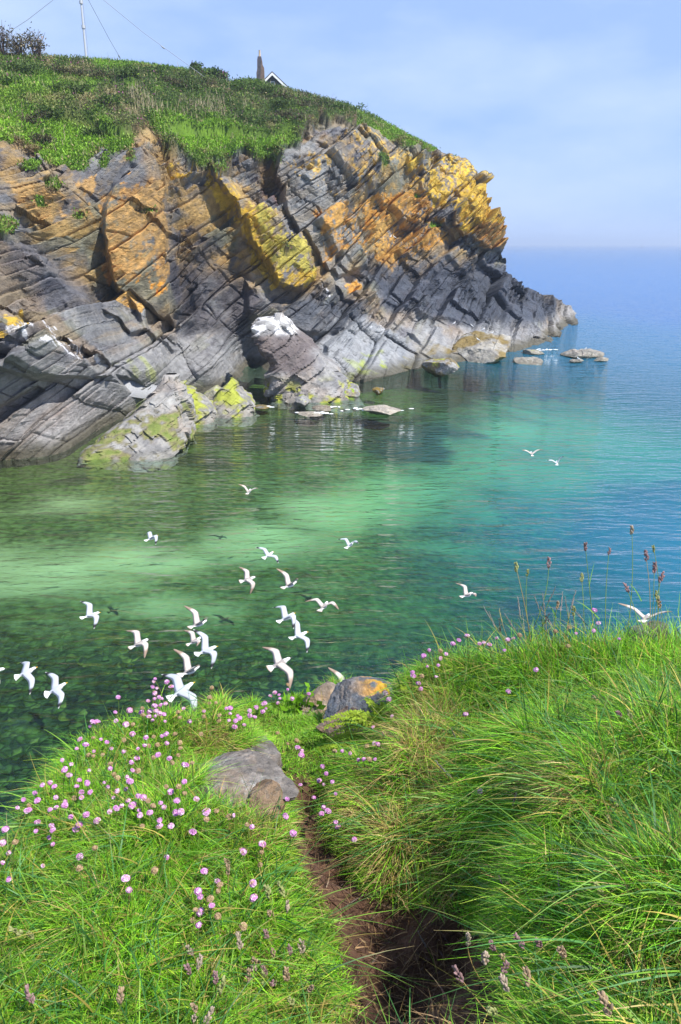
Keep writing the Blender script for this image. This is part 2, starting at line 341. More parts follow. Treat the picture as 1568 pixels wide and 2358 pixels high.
mixc(C3(.27, .265, .26), .65*zone([(-200,880),(150,830),(420,780),(590,850),(560,905),(400,920),(230,1000),(-200,1200)], 20)*sstep(.3, .6, n2+.2))
mixc(C3(.31, .25, .215), .5*zone([(-200,900),(60,900),(300,920),(200,1010),(-200,1200)], 24)*sstep(.4, .6, n1+.1))
mixc(C3(.29, .31, .33), .7*zone([(745,795),(820,735),(880,750),(980,830),(960,860),(820,890),(740,880)], 10))
mixc(C3(.33, .29, .24), .8*zone([(1010,810),(1100,775),(1200,805),(1290,700),(1340,720),(1330,760),(1290,800),(1100,840)], 10)*sstep(.3, .5, n3+.15))
mixc(C3(.36, .26, .15), .75*zone([(318,318),(352,325),(382,440),(388,560),(360,600),(345,450)], 10)*sstep(.3, .5, n3+.1))
mixc(C3(.12, .055, .05), .9*zone([(600,360),(640,350),(655,430),(640,470),(612,440)], 12)*sstep(.35, .5, n3))
mixc(C3(.17, .09, .06), .8*zone([(725,300),(745,300),(752,350),(735,355)], 8))
upper = zone([(-200,300),(330,300),(700,270),(1000,330),(1150,420),(1180,560),(1000,620),(800,600),(720,660),(560,640),(420,600),(400,700),(240,680),(0,480),(-200,480)], 40)
slab = zone([(645,350),(720,300),(790,330),(830,480),(830,600),(770,640),(720,560),(660,470)], 18); mixc(C3(.255, .265, .27), .8*slab*sstep(.3, .5, n4+.1)); upper = upper*(1-.8*slab)
mixc(C3(.33, .25, .145), .7*upper*sstep(.42, .58, .5*n6_ + .5*n2)); mixc(C3(.20, .205, .13), .6*upper*sstep(.5, .62, n1)); mixc(C3(.44, .27, .07), .65*upper*sstep(.49, .62, .5*n6_ + .3*n4 + .2*k3b))
gold, orng, rust = C3(.58, .36, .03), C3(.60, .28, .04), C3(.45, .25, .08)
blk = .5*k2 + .3*k3b + .2*k4
n5 = fbm(A/.45, B/.3, y/1.5, 65, 3); n6 = fbm(x/3.5, y/4, z/3.5, 66, 3)
def lichen(poly, c, dens, w=26):
    f = sstep(0, .8, zone(poly, w*1.5))*(.20*n3 + .24*n4 + .42*n5 + .36*n6 + .18*blk) - (1.06-dens); mixc(np.asarray(c)*(.55+.9*n5[..., None])*(1-.25*n6[..., None]*np.array([0, -.6, -1.5])), .88*sstep(-.02, .09, f))
lichen([(480,385),(510,378),(560,430),(640,480),(722,555),(740,640),(700,655),(630,670),(570,600),(540,520),(465,440)], gold, .42)
lichen([(560,430),(640,480),(722,555),(735,610),(640,640),(590,560)], C3(.46,.37,.07), .44)
lichen([(215,470),(300,380),(380,470),(392,640),(390,690),(300,660),(240,650)], orng, .33)
lichen([(225,590),(280,600),(390,540),(392,690),(300,640),(240,660)], C3(.70,.28,.03), .36)
lichen([(230,440),(380,400),(388,640),(240,650)], rust, .46)
lichen([(720,470),(960,420),(1050,560),(900,625),(830,560),(740,620)], C3(.52,.25,.04), .40)
lichen([(930,340),(1092,378),(1128,412),(1110,480),(1000,490),(950,440)], gold, .40)
lichen([(1035,470),(1128,415),(1180,530),(1150,570),(1060,530)], C3(.58,.35,.03), .52, 10)
lichen([(1090,520),(1180,500),(1180,580),(1100,570)], C3(.47,.24,.07), .50, 8)
lichen([(-60,690),(60,700),(80,740),(40,760),(-60,780)], gold, .44, 8)
lichen([(370,370),(480,380),(470,440),(390,430)], gold, .38)
lichen([(640,350),(800,285),(980,350),(860,460),(700,420)], C3(.5,.3,.06), .33)
lichen([(0,420),(220,390),(230,520),(60,520)], rust, .34)
lichen([(790,645),(835,640),(850,665),(800,672)], orng, .45, 6)
lichen([(245,690),(290,670),(330,700),(320,720),(260,710)], C3(.6,.33,.08), .50, 8)
lichen([(800,560),(880,600),(960,560),(960,480),(850,500)], C3(.48,.26,.06), .38)
alg = C3(.36, .44, .02)
def algae(poly, c, d, w=12): mixc(c, .85*sstep(.0, .14, zone(poly, w)*(.6*n3+.4*fbm(x/2.5, y/2.5, z/2.5, 71, 3)) - (1-d)))
algae([(770,815),(870,790),(890,850),(800,880),(770,870)], alg, .53); algae([(930,770),(1010,790),(1100,800),(1030,830),(960,830)], C3(.17,.12,.02), .60)
algae([(240,820),(330,820),(400,890),(280,880)], C3(.33,.36,.12), .52); algae([(420,850),(560,850),(560,900),(420,910)], C3(.36,.36,.14), .50)
algae([(900,800),(985,830),(950,865),(900,860)], C3(.25,.22,.06), .50)
def guano(poly, d): mixc(C3(.78,.78,.8), .8*sstep(0, .05, zone(poly, 14)*(.5*fbm(x/.5, y/.5, z/1.2, 81, 3)+.5*n3) - (1-d)))
guano([(0,740),(60,700),(90,740),(140,760),(270,830),(220,840),(100,800),(0,820)], .455); guano([(830,740),(900,730),(880,770),(840,760)], .48); guano([(550,470),(720,540),(735,560),(640,510)], .42); guano([(720,630),(740,630),(780,690),(740,690)], .44)
mixc(C3(.062, .075, .10), .55*zone([(840,600),(960,600),(1100,600),(1170,615),(1300,690),(1250,730),(1120,765),(960,735),(880,700)], 20)*sstep(.25, .55, n3))  # second coat of painted shade over the overhang band
mixc(C3(.33, .335, .34), .6*low*sstep(.25, .55, n2)*(1-zone([(840,560),(1180,600),(1340,690),(1250,740),(1040,745),(880,700)], 16)))
col *= (.84 + .12*sstep(.4, .6, n1))[..., None]*np.array([1.0, 1.0, 1.02])
tide = sstep(1.5, .3, P[..., 2] + .8*(n3-.5)); mixc(C3(.07, .062, .035), tide*.85)

# turf colours
gc = np.empty_like(col); gc[:] = C3(.11, .21, .02)
t1 = fbm(x/7, y/7, z/7, 91, 4); t2 = fbm(x/1.6, y/1.6, z/1.6, 92, 4)
def mixg(c, m):
    global gc
    m = np.clip(m, 0, 1)[..., None]; gc = gc*(1-m) + np.asarray(c, float)*m
tz = lambda poly, w=20: sstep(-w, w, poly_sd(X + wob*70, Y + wob*40, poly))
bright = np.clip(np.maximum.reduce([tz([(-200,190),(120,185),(230,225),(200,262),(-200,250)]), tz([(360,300),(480,300),(620,320),(690,330),(640,380),(500,380),(380,350)]), tz([(-200,265),(60,270),(300,320),(230,350),(130,385),(-200,330)]), tz([(200,128),(430,150),(430,170),(200,158)], 8), tz([(860,262),(1000,330),(1100,385),(940,335)], 10)]), 0, 1); bush = np.clip(bush*(1-.85*bright) + .5*tz([(-200,140),(200,150),(700,200),(800,290),(600,300),(330,240),(-200,185)])*(1-bright)*sstep(.35, .5, t1), 0, 1)
mixg(C3(.18, .34, .024), np.maximum(sstep(.5, .64, t1), .9*bright*sstep(.25, .55, t2))); mixg(C3(.062, .105, .02), bush*sstep(.3, .55, t2+.12)); mixg(C3(.11, .085, .05), .4*sstep(.56, .7, fbm(x/3, y/3, z/3, 93, 3))*bush)
mixg(C3(.34, .28, .15), .5*tz([(80,235),(300,250),(340,300),(260,310),(150,280)])*sstep(.42, .55, t2)); mixg(C3(.30, .25, .12), .8*sstep(.56, .68, t2)*sstep(.45, .6, fbm(x/9, y/9, z/9, 94, 3))); mixg(C3(.16, .10, .06), .8*sstep(22, 2, ge - Y)*sstep(.5, .62, t2))
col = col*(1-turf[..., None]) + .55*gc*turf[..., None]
# close the body: below the water, behind the skyline and behind the far end
def cat_rows(P, col, tf):
    b1 = P[:, :1] + np.array([-.2, .1, -2.0]) ; b1[..., 2] = np.minimum(b1[..., 2], -1.2); b2 = b1 + np.array([.8, -.8, -6.0])
    t1_ = P[:, -1:] + np.array([-1., 5., -.2]); t2_ = P[:, -1:] + np.array([-6., 30., -2.]); t3_ = P[:, -1:] + np.array([-10., 60., -30.])
    P = np.concatenate([b2, b1, P, t1_, t2_, t3_], 1)
    rep = lambda a: np.concatenate([a[:, :1]]*2 + [a] + [a[:, -1:]]*3, 1)
    return P, rep(col), rep(tf)
P, col, tf = cat_rows(P, col, turf)
r1 = P[-1:] + np.array([-1.5, 8, -.5]); r2 = P[-1:] + np.array([-12, 30, -3.]); r3 = P[-1:] + np.array([-30, 50, -12.])
P = np.concatenate([P, r1, r2, r3], 0); col = np.concatenate([col] + [col[-1:]]*3, 0); tf = np.concatenate([tf] + [tf[-1:]]*3, 0)
nu, nv = P.shape[:2]
F = grid_faces(nu, nv)[:, ::-1]
tff = tf.reshape(-1)[F].mean(1) > .5
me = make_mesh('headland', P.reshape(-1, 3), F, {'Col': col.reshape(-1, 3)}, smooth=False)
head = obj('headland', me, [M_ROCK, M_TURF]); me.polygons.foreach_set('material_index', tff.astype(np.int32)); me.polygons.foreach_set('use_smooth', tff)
tag(head, 'rocky headland of tilted grey strata with yellow lichen and a green turf top', 'headland', kind='structure')
HP, HT, HX, HY, HB = P[:, 2:-3][:NU], turf, X, Y, bush
CR = 0  # (surface grid kept for planting)

# ------------------------------------------------------------------ low scrub on the headland: leaf clumps and grass tufts
def leaf_cards(P, size, cols, seed, up=.0, aspect=1.0):
    """one small bent leaf (two triangles) for each point"""
    r = np.random.default_rng(seed); n = len(P); d = r.normal(size=(n, 3)); d[:, 2] += up; d /= np.linalg.norm(d, axis=1)[:, None]
    e = np.cross(d, r.normal(size=(n, 3))); e /= np.linalg.norm(e, axis=1)[:, None]; s = np.broadcast_to(size, (n,))[:, None]
    V = np.stack([P, P + d*s*.5*aspect + e*s*.3, P + d*s*aspect, P + d*s*.5*aspect - e*s*.3], 1).reshape(-1, 3)
    F = np.arange(4*n).reshape(n, 4); return V, F, np.repeat(cols, 4, 0)
flat = np.flatnonzero((HT > .6).ravel()); Ph = HP.reshape(-1, 3)
pick = np.r_[RNG.choice(flat, 180000), RNG.choice(flat[bright.ravel()[flat] > .4], 60000)]; r = RNG
jit = r.normal(size=(len(pick), 3))*np.array([.25, .25, .12]); isb = HB.ravel()[pick] > .5
pp = Ph[pick] + jit + np.where(isb, r.random(len(pick))*.35, 0)[:, None]*np.array([0, -.3, 1.])
cc = gc.reshape(-1, 3)[pick]*(.68 + .8*r.random((len(pick), 1))); hue = r.random(len(pick))
cc[hue < .03] = (.32, .27, .13); cc[(hue > .985) & isb] = (.30, .08, .22); cc[(hue > .06) & (hue < .10)] = (.20, .30, .03)
V, F, cc = leaf_cards(pp, np.where(isb, .19, .22)*(.6+.8*r.random(len(pick))), cc, 5, up=np.where(isb, .2, 1.4), aspect=1.3)
tag(obj('scrub', make_mesh('scrub', V, F, {'Col': cc}, smooth=False), M_LEAF), 'low green scrub and grass covering the headland top', 'scrub', kind='stuff')
# pale dead stems on the slope
ids = flat[(HX.ravel()[flat] > 300) & (HX.ravel()[flat] < 520) & (HY.ravel()[flat] > 262) & (HY.ravel()[flat] < 300)]
pk = np.r_[RNG.choice(ids, 900), RNG.choice(flat, 1200)]
sky_ids = flat[(flat % NV) >= NV-3]; sk = RNG.choice(sky_ids, 2600)
def stalks(P, h, w, cols, seed):
    r = np.random.default_rng(seed); n = len(P); ln = r.normal(size=(n, 3))*.16; ln[:, 2] = 1
    tip = P + ln*h[:, None]; s = r.normal(size=(n, 3)); s[:, 2] = 0; s = s/np.linalg.norm(s, axis=1)[:, None]*w
    return np.stack([P - s, P + s, tip], 1).reshape(-1, 3), np.arange(3*n).reshape(n, 3), np.repeat(cols, 3, 0)
cA = np.array([.42, .36, .22])*(.6+.6*RNG.random((len(pk), 1))); cB = np.array([.12, .19, .04])*(.6+.9*RNG.random((len(sk), 1)))
V, F, cc = stalks(Ph[np.r_[pk, sk]], np.r_[.5+.9*RNG.random(len(pk)), .25+.5*RNG.random(len(sk))], .05, np.r_[cA, cB], 6)
tag(obj('grass_stems', make_mesh('grass_stems', V, F, {'Col': cc}, smooth=False), M_LEAF), 'pale dry grass stems standing over the headland turf', 'grass', kind='stuff')

def shrub(name, px, py, w, h, label, leafc, n, seed, bare=.0, group=None, lift=0.0):
    """a shrub rooted on the turf: stems and a loose crown of small leaves"""
    i = np.argmin((HX.ravel()-px)**2 + (HY.ravel()-py)**2); base = Ph[i] + np.array([0, 0, -.2 + lift]); r = np.random.default_rng(seed)
    t = empty(name, base); tag(t, label, 'shrub', group)
    st = []
    for k in range(26 if bare else 9):
        a = r.random()*6.28; q = r.random()**.5*w*.42
        tip = np.array([math.cos(a)*q, math.sin(a)*q*.7, h*(.6+.45*r.random())]); mid = tip*.5 + np.array([0, 0, h*.08])
        st.append((*tube([np.array([q*.25*math.cos(a), q*.2*math.sin(a), 0]), mid, tip], [.05, .035, .015], 5), (.13, .085, .06)))
    V, F, c = merge(st); obj('stem', make_mesh('shrub_stem', V, F, {'Col': c}), M_LEAF, t)
    cen = r.normal(size=(14, 3))*np.array([w*.24, w*.18, h*.13]) + np.array([0, 0, h*.55]); cen[:, 2] = np.abs(cen[:, 2])
    k = r.integers(0, 14, n); p = cen[k] + r.normal(size=(n, 3))*np.array([w*.11, w*.1, h*.14]); p[:, 2] = np.maximum(p[:, 2], 0.02)
    cc = np.array(leafc[0])*(.5+.9*r.random((n, 1))); sel = r.random(n) < .14; cc[sel] = np.array(leafc[1])
    V, F, cc = leaf_cards(p, .16+.16*r.random(n), cc, seed+1, up=.3, aspect=1.5); obj('crown', make_mesh('shrub_crown', V, F, {'Col': cc}, smooth=False), M_LEAF, t)
    return t
dk, lt = (.065, .115, .02), (.12, .20, .03)
shrub('shrub', 448, 163, 1.7, 1.5, 'small dark bush on the skyline right of the mast', (dk, (.07,.05,.03)), 700, 1)
shrub('shrub', 482, 172, 4.6, 1.1, 'broad dark green bush on the skyline between the small dark bush and the purple one', (dk, lt), 1500, 2)
shrub('shrub', 512, 184, 2.8, 1.5, 'bush with purple flowers on the skyline', (dk, (.30,.07,.22)), 1000, 3)
shrub('shrub', 560, 198, 5.0, 1.3, 'low wide green bush on the skyline left of the chimney', (lt, dk), 1500, 4)
shrub('shrub', 8, 132, 4.2, 4.2, 'tall twiggy dark shrub at the left end of the skyline', ((.07,.06,.03), (.12,.09,.06)), 650, 5, bare=1)
shrub('shrub', 46, 132, 3.4, 2.9, 'shorter twiggy shrub with pale flower heads beside the tall one', ((.09,.08,.03), (.35,.30,.20)), 480, 6, bare=1)
shrub('shrub', 86, 134, 3.6, 3.4, 'twiggy shrub nearest the mast', ((.08,.07,.03), (.30,.22,.18)), 420, 7, bare=1)

for i_, (px_, py_, w_, h_) in enumerate([(350,196,5,1.3),(420,204,6,1.5),(480,212,5,1.6),(545,220,6,1.6),(600,228,5,1.3),(655,244,6,1.7),(560,252,5,1.4),(640,276,5,1.6),(700,268,6,1.5),(500,246,5,1.3),(440,232,6,1.4),(385,218,5,1.2),(735,256,5,1.4),(110,276,4,1.2),(60,284,4,1.1),(250,280,4,1.2),(170,252,4,1.0),(655,312,4,1.5),(618,306,4,1.2),(300,205,5,1.2),(245,188,5,1.1),(790,266,5,1.2),(40,170,6,1.2),(150,172,6,1.1),(20,215,4,.9),(230,320,3,1.0),(90,330,3,1.0)]):
    shrub('shrub', px_, py_, w_*.9, h_, 'rounded green bush on the headland slope below the skyline', [(dk, lt), ((.065, .105, .02), dk), ((.075, .075, .03), (.13, .10, .06))][i_ % 3], 800, 100+i_, group='bushes on the headland slope', lift=-.1)

# ------------------------------------------------------------------ mast with guy wires, cottage
M_STEEL = plain('galvanised_steel', (.42, .44, .47), .45, .1, 3); M_WIRE = plain('guy_wire', (.25, .27, .30), .6)
mb = at_y(np.array(200.), np.array(150.), 131.0); mtop = at_y(np.array(183.), np.array(-60.), 131.0)
mh = float(mtop[2]-mb[2]); mast = empty('radio_mast', mb - np.array([0, 0, .5])); tag(mast, 'tall slim grey radio mast with guy wires on the headland', 'mast')
V, F = tube([(0, 0, 0), (0, 0, mh*.5), (0, 0, mh)], [.17, .15, .11], 10); obj('pole', make_mesh('mast_pole', V, F), M_STEEL, mast)
for zf in (.47, .74): V, F = tube([(0, 0, mh*zf-.2), (0, 0, mh*zf+.2)], .26, 10); obj('collar', make_mesh('mast_collar', V, F), M_STEEL, mast)
V, F = tube([(.34, 0, 0), (.3, 0, mh*.5), (.24, 0, mh)], .03, 5); obj('cable', make_mesh('mast_cable', V, F), M_WIRE, mast)
for (gx, gy, gz, hz) in [(-15.5, -2, 1.6, .98), (17, 3, -.6, .98), (4, 14, 0, .95)]:
    top, bot = np.array([0, 0, mh*hz]), np.array([gx, gy, gz]); V, F = tube([top, (top+bot)/2 - np.array([0, 0, .4]), bot], .035, 5)
    g = obj('guy_wire', make_mesh('guy_wire', V, F), M_WIRE, mast); q = top*.35+bot*.65 - np.array([0, 0, .36]); dd = (bot-top)/np.linalg.norm(bot-top)
    V, F = tube([q-dd*.35, q, q+dd*.35], [.05, .13, .05], 6); obj('insulator', make_mesh('guy_insulator', V, F), M_WIRE, g)
M_SLATE = plain('slate', (.065, .07, .085), .7, .3, 1.2, .5); M_STACK = attr_mat('chimney_masonry', .9, .7, 3, .35, 2.5, dist=.1); M_WHITE = plain('white_paint', (.75, .76, .78), .5, .06); M_POT = plain('clay_pot', (.55, .42, .28), .8)
M_PANE = plain('window_glass', (.09, .11, .13), .1, .05)
YC = 150.0; gp = at_y(np.array(627.), np.array(168.), YC); mpp = YC/math.cos(PITCH)*S/FOC*1.02
house = empty('cottage', gp - np.array([0, 0, 6.2])); tag(house, 'slate cottage gable with white bargeboards and tall chimney on the skyline', 'house')
def prism(poly, y0, y1):
    n = len(poly); V = [(p[0], y0, p[1]) for p in poly] + [(p[0], y1, p[1]) for p in poly]
    tri = [(0, i, i+1) for i in range(1, n-1)] + [(n, n+i+1, n+i) for i in range(1, n-1)]; q = [(i, n+i, n+(i+1) % n, (i+1) % n) for i in range(n)]
    return np.array(V, float), [np.array(q), np.array(tri)]
hw, hr, e0 = 2.45, 6.2, 4.09
V, F = prism([(-hw, 0), (hw, 0), (hw, e0), (0, hr-.25), (-hw, e0)], 0, 9); obj('wall', make_mesh('cottage_wall', V, F, smooth=False), M_SLATE, house)
for s in (-1, 1):
    V, F = prism([(0, hr), (s*(hw+.3), e0-.26), (s*(hw+.3), e0-.06), (0, hr+.2)], -.42, 9.3); obj('roof', make_mesh('cottage_roof', V, F, smooth=False), M_SLATE, house)
    V, F = prism([(0, hr-.42), (s*(hw+.28), e0-.68), (s*(hw+.28), e0-.26), (0, hr-.01)], -.5, -.425); obj('bargeboard', make_mesh('cottage_bargeboard', V, F, smooth=False), M_WHITE, house)
V, F = prism([(-.35, 4.2), (.35, 4.2), (.35, 4.9), (-.35, 4.9)], -.04, .05); wn = obj('window', make_mesh('cottage_window', V, F, smooth=False), M_WHITE, house)
V, F = prism([(-.27, 4.28), (.27, 4.28), (.27, 4.82), (-.27, 4.82)], -.06, -.035); obj('pane', make_mesh('cottage_pane', V, F, smooth=False), M_PANE, wn)
cx0 = -hw + .35
prof = [(-.67, 0), (-.67, 5.95), (-.5, 6.6), (-.47, 7.9), (-.36, 8.43), (.2, 8.43), (.34, 7.7), (.36, 7.3), (.62, 6.8), (.67, 0)]
cx0 = -1.92
V, F = prism([(cx0+p[0], p[1]) for p in prof], -1.35, -.45)
zz = V[:, 2]; cc = np.array([.075, .07, .08]) + sstep(5.9, 6.9, zz)[:, None]*np.array([.10, .05, .01])*sstep(8.3, 7.6, zz)[:, None]
ch = obj('chimney', make_mesh('cottage_chimney', V, F, {'Col': cc}, smooth=False), M_STACK, house)
V, F = tube([(cx0-.06, -.9, 8.3), (cx0-.06, -.9, 9.3), (cx0-.06, -.9, 9.42)], [.19, .15, .19], 10); obj('chimney_pot', make_mesh('chimney_pot', V, F), M_POT, ch)

# ================================================================== SHORE ROCKS
def rock_mesh(name, dims, seed, cuts=11, sub=5, colfn=None, bed=True, rough=1.0, flat=.55):
    """a boulder hewn by random planes, then roughened along its bedding"""
    r = np.random.default_rng(seed); V, F = ico(sub); d = V.copy(); rad = np.full(len(V), 1.25)
    for k in range(cuts):
        n = r.normal(size=3); n /= np.linalg.norm(n); o = flat + .45*r.random(); c = d @ n; rad = np.where(c > .05, np.minimum(rad, o/np.maximum(c, .05)), rad)
    P = d*rad[:, None]*np.asarray(dims)*.62; m = max(dims)
    b = (-P[:, 0]*math.sin(BED) + P[:, 2]*math.cos(BED))/(m*.09) + .8*fbm(P[:, 0]/m*3, P[:, 1]/m*3, P[:, 2]/m*3, seed, 2); L = np.floor(b)
    off = (h3(L.astype(np.int64), np.zeros(len(L), np.int64), np.zeros(len(L), np.int64), seed)-.5)*(.035 if bed else .0)
    off = off + .10*(fbm(P[:, 0]/m*5+9, P[:, 1]/m*5, P[:, 2]/m*5, seed+1, 4)-.5) + .04*(fbm(P[:, 0]/m*16, P[:, 1]/m*16, P[:, 2]/m*16, seed+2, 3)-.5)
    P = P + d*(off*m*rough)[:, None]; return P, F
def rock_cols(P, seed, base=(.24, .235, .23), algae=.0, guano=.0, weed=.3, ztide=.7, brown=.0, dark=.0):
    x, y, z = P.T; m = np.ptp(P, axis=0).max(); c = np.empty(P.shape); c[:] = base; n = fbm(x/m*6, y/m*6, z/m*6, seed, 4); n2 = fbm(x/m*14, y/m*14, z/m*14, seed+3, 4)
    def mx(k, a):
        nonlocal c
        a = np.clip(a, 0, 1)[:, None]; c = c*(1-a) + np.asarray(k)*a
    mx((.30, .25, .21), .6*sstep(.5, .65, n)); mx((.12, .12, .13), .5*sstep(.5, .38, n2)); mx((.34, .34, .33), .5*sstep(.56, .7, n2))
    if dark: mx((.085, .072, .07), dark*sstep(.35, .5, n + .1))
    zr = (z - z.min())/np.ptp(z)
    if brown: mx((.17, .115, .02), brown*sstep(.45, .58, n+.08))
    if algae: mx((.33, .37, .035), sstep(0, .09, .55*n+.35*n2+.12*zr - (.80-.28*algae))*.9); mx((.09, .22, .02), .8*sstep(0, .06, .5*n+.5*n2 - (.80-.22*algae)))
    if guano: mx((.80, .80, .82), guano*sstep(.55, .75, zr)*sstep(.47, .56, n2))
    mx((.07, .065, .03), weed*sstep(ztide, 0, z + .6*(n2-.5)))
    return c
def boulder(px, py, w, h, dep, seed, label, rotz=0, group=None, name='boulder', Y=None, cat='rock', sub=5, sink=.35, lean=0, **k):
    """px, py: foot of the rock at the waterline in the picture; w, h in picture units"""
    b = at_z(np.array(float(px)), np.array(float(py))); zd = (b-CAM) @ FWD; s = zd*S/FOC
    W, H = w*s, h*s; P, F = rock_mesh(name, (W, dep, H*(1+sink)*1.0), seed, sub=sub)
    if lean: P[:, 0] += lean*P[:, 2]
    a = rotz; P = P @ np.array([[math.cos(a), math.sin(a), 0], [-math.sin(a), math.cos(a), 0], [0, 0, 1]])
    P[:, 0] *= W/np.ptp(P[:, 0]); top = P[:, 2].max(); P[:, 2] *= H*(1+sink)/np.ptp(P[:, 2]); P[:, 2] += H - P[:, 2].max()
    loc = b + np.array([0, dep*.35, 0]); cols = rock_cols(P, seed+40, **k)
    o = obj(name, make_mesh(name, P, F, {'Col': cols}, smooth=False), M_BOULDER, None, loc); return tag(o, label, cat, group)
boulder(372, 985, 90, 78, 5, 4, 'grey slab of rock behind the big weedy boulder', lean=.3, base=(.25,.245,.24))
boulder(480, 935, 70, 40, 4, 7, 'low pale rock behind the algae-capped rocks', algae=.7, base=(.3,.29,.2))
def hewn(name, px, py, hpx, zk, lk, rk, dk, seed, label, colf, back=3.0, und=40, tilt=3.0):
    """a rock given by its width at each height (picture units round px), its depth dk and its strata"""
    b = at_z(np.array(float(px)), np.array(float(py))); s = ((b-CAM) @ FWD)*S/FOC; n, m = 150, 110
    zt = np.linspace(0, 1, m)**.9; th = np.linspace(0, 2*np.pi, n, endpoint=False)
    left, right, dy = np.interp(zt, zk, lk), np.interp(zt, zk, rk), np.interp(zt, zk, dk); ct, st_ = np.cos(th), np.sin(th)
    sq = 1/np.maximum(np.abs(ct)**4 + np.abs(st_)**4, 1e-9)**.25; ct, st_ = ct*sq, st_*sq
    x = ((left+right)/2)[:, None]*s + ((right-left)/2)[:, None]*s*ct; y = dy[:, None]*st_ + (zt*tilt)[:, None]; z = np.broadcast_to((-und + (hpx+und)*zt)[:, None]*s, x.shape)
    Q = np.stack([x, y, z], -1); e = Q[-1:].mean(1, keepdims=True); Q = np.concatenate([Q, np.broadcast_to(e, (1, n, 3)) + (Q[-1:]-e)*.5 + np.array([0, 0, .3]), np.broadcast_to(e, (1, n, 3)) + np.array([0, 0, .4])], 0)
    i = np.arange((m+2)*n).reshape(m+2, n); j = np.roll(i, -1, 1); F = np.stack([i[:-1], j[:-1], j[1:], i[1:]], -1).reshape(-1, 4); Q = Q.reshape(-1, 3)
    out = np.stack([ct, st_, 0*ct], -1)[None].repeat(m+2, 0).reshape(-1, 3); sc = hpx*s/13.
    bq = -Q[:, 0]*sb + Q[:, 2]*cb + .4*fbm(Q[:, 0]/2, Q[:, 1]/2, Q[:, 2]/2, seed+4, 2); aq = Q[:, 0]*cb + Q[:, 2]*sb + .8*Q[:, 1]
    def hq(T, W, sd):
        L = np.floor(bq/T); K = np.floor(aq/W + L*.37); return h3(L.astype(np.int64), K.astype(np.int64), L.astype(np.int64)*0, sd+seed)-.5
    Q = Q + out*(sc**.5*(1.1*hq(2.4*sc, 4.5, 5) + .5*hq(.8, 2.2, 6) + .2*hq(.3, 1.1, 7) + .9*(fbm(Q[:, 0]/1.5, Q[:, 1]/1.5, Q[:, 2]/1.2, seed+3, 4)-.5) + 1.6*(fbm(Q[:, 0]/5, Q[:, 1]/5, Q[:, 2]/3, seed+6, 2)-.5)))[:, None]
    c = colf(Q, s, Q[:, 2]/(hpx*s)); o = obj(name, make_mesh(name, Q, F, {'Col': c}, smooth=False), M_BOULDER, None, b + np.array([0, back, 0])); return tag(o, label, 'rock')
def stack_col(Q, s, zr):
    c = rock_cols(Q, 77, base=(.25, .245, .245), algae=.0)
    g = sstep(.72, .9, zr)*sstep(.47, .58, fbm(Q[:, 0]/.7, Q[:, 1]/.7, Q[:, 2]/1.1, 12, 5)); c = c*(1-g[:, None]) + np.array([.8, .8, .82])*g[:, None]
    dk = sstep(30, -20, Q[:, 0]/s - 90*(zr-.35) + 60*(fbm(Q[:, 0]/2, Q[:, 1]/2, Q[:, 2]/2, 8, 3)-.5))*sstep(.30, .40, zr)*sstep(.85, .75, zr)  # left face darkened: shade on the side away from the sun, painted in
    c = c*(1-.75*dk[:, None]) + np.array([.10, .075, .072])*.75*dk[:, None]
    al = sstep(.55, .62, fbm(Q[:, 0]/1.2, Q[:, 1]/1.2, Q[:, 2]/1.2, 9, 3))*sstep(2.6, .8, Q[:, 2]); return c*(1-al[:, None]) + np.array([.32, .33, .06])*al[:, None]
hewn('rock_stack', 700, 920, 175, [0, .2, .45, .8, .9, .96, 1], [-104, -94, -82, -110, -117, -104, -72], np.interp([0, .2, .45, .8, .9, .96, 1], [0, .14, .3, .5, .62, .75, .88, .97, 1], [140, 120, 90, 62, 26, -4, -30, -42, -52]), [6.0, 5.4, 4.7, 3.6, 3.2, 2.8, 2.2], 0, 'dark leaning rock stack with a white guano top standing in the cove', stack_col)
def weedy_col(Q, s, zr):
    c = rock_cols(Q, 58, base=(.29, .28, .265), algae=.0); n = fbm(Q[:, 0]/2.2, Q[:, 1]/2, Q[:, 2]/1.3, 5, 4); k = fbm(Q[:, 0]/.6, Q[:, 1]/.6, Q[:, 2]/.5, 6, 3); f = .6*n + .4*k
    for col_, a in (((.13, .11, .05), sstep(.50, .56, f)*.8), ((.25, .26, .08), sstep(.545, .60, f)*.65), ((.12, .17, .03), sstep(.60, .65, f)*.75)): a = (a*sstep(.75, .5, zr))[:, None]; c = c*(1-a) + np.array(col_)*a
    return c
hewn('boulder', 300, 1046, 146, [0, .2, .45, .7, .9, 1], [-118, -112, -62, -8, 34, 58], [112, 108, 110, 104, 96, 84], [5.5, 5.0, 4.0, 3.0, 1.8, 1.0], 20, 'big slanting grey boulder streaked with green weed at the left waterline', weedy_col, back=2.5)
def top_algae(Q, s, zr):
    c = rock_cols(Q, 59, base=(.27, .26, .24)); f = fbm(Q[:, 0]/1.0, Q[:, 1]/1.0, Q[:, 2]/.8, 15, 4) + .25*(zr-.5); 
    for col_, a in (((.25, .25, .10), sstep(.42, .5, f)*.8), ((.30, .33, .04), sstep(.53, .59, f)*.9)): a = a[:, None]; c = c*(1-a) + np.array(col_)*a
    return c
hewn('boulder', 442, 972, 72, [0, .3, .6, .85, 1], [-44, -44, -46, -46, -40], [52, 48, 26, -4, -22], [3.2, 3, 2.6, 2, 1.4], 21, 'wedge of rock with a bright yellow-green algae top', top_algae, back=1.5, und=25, tilt=1.5)
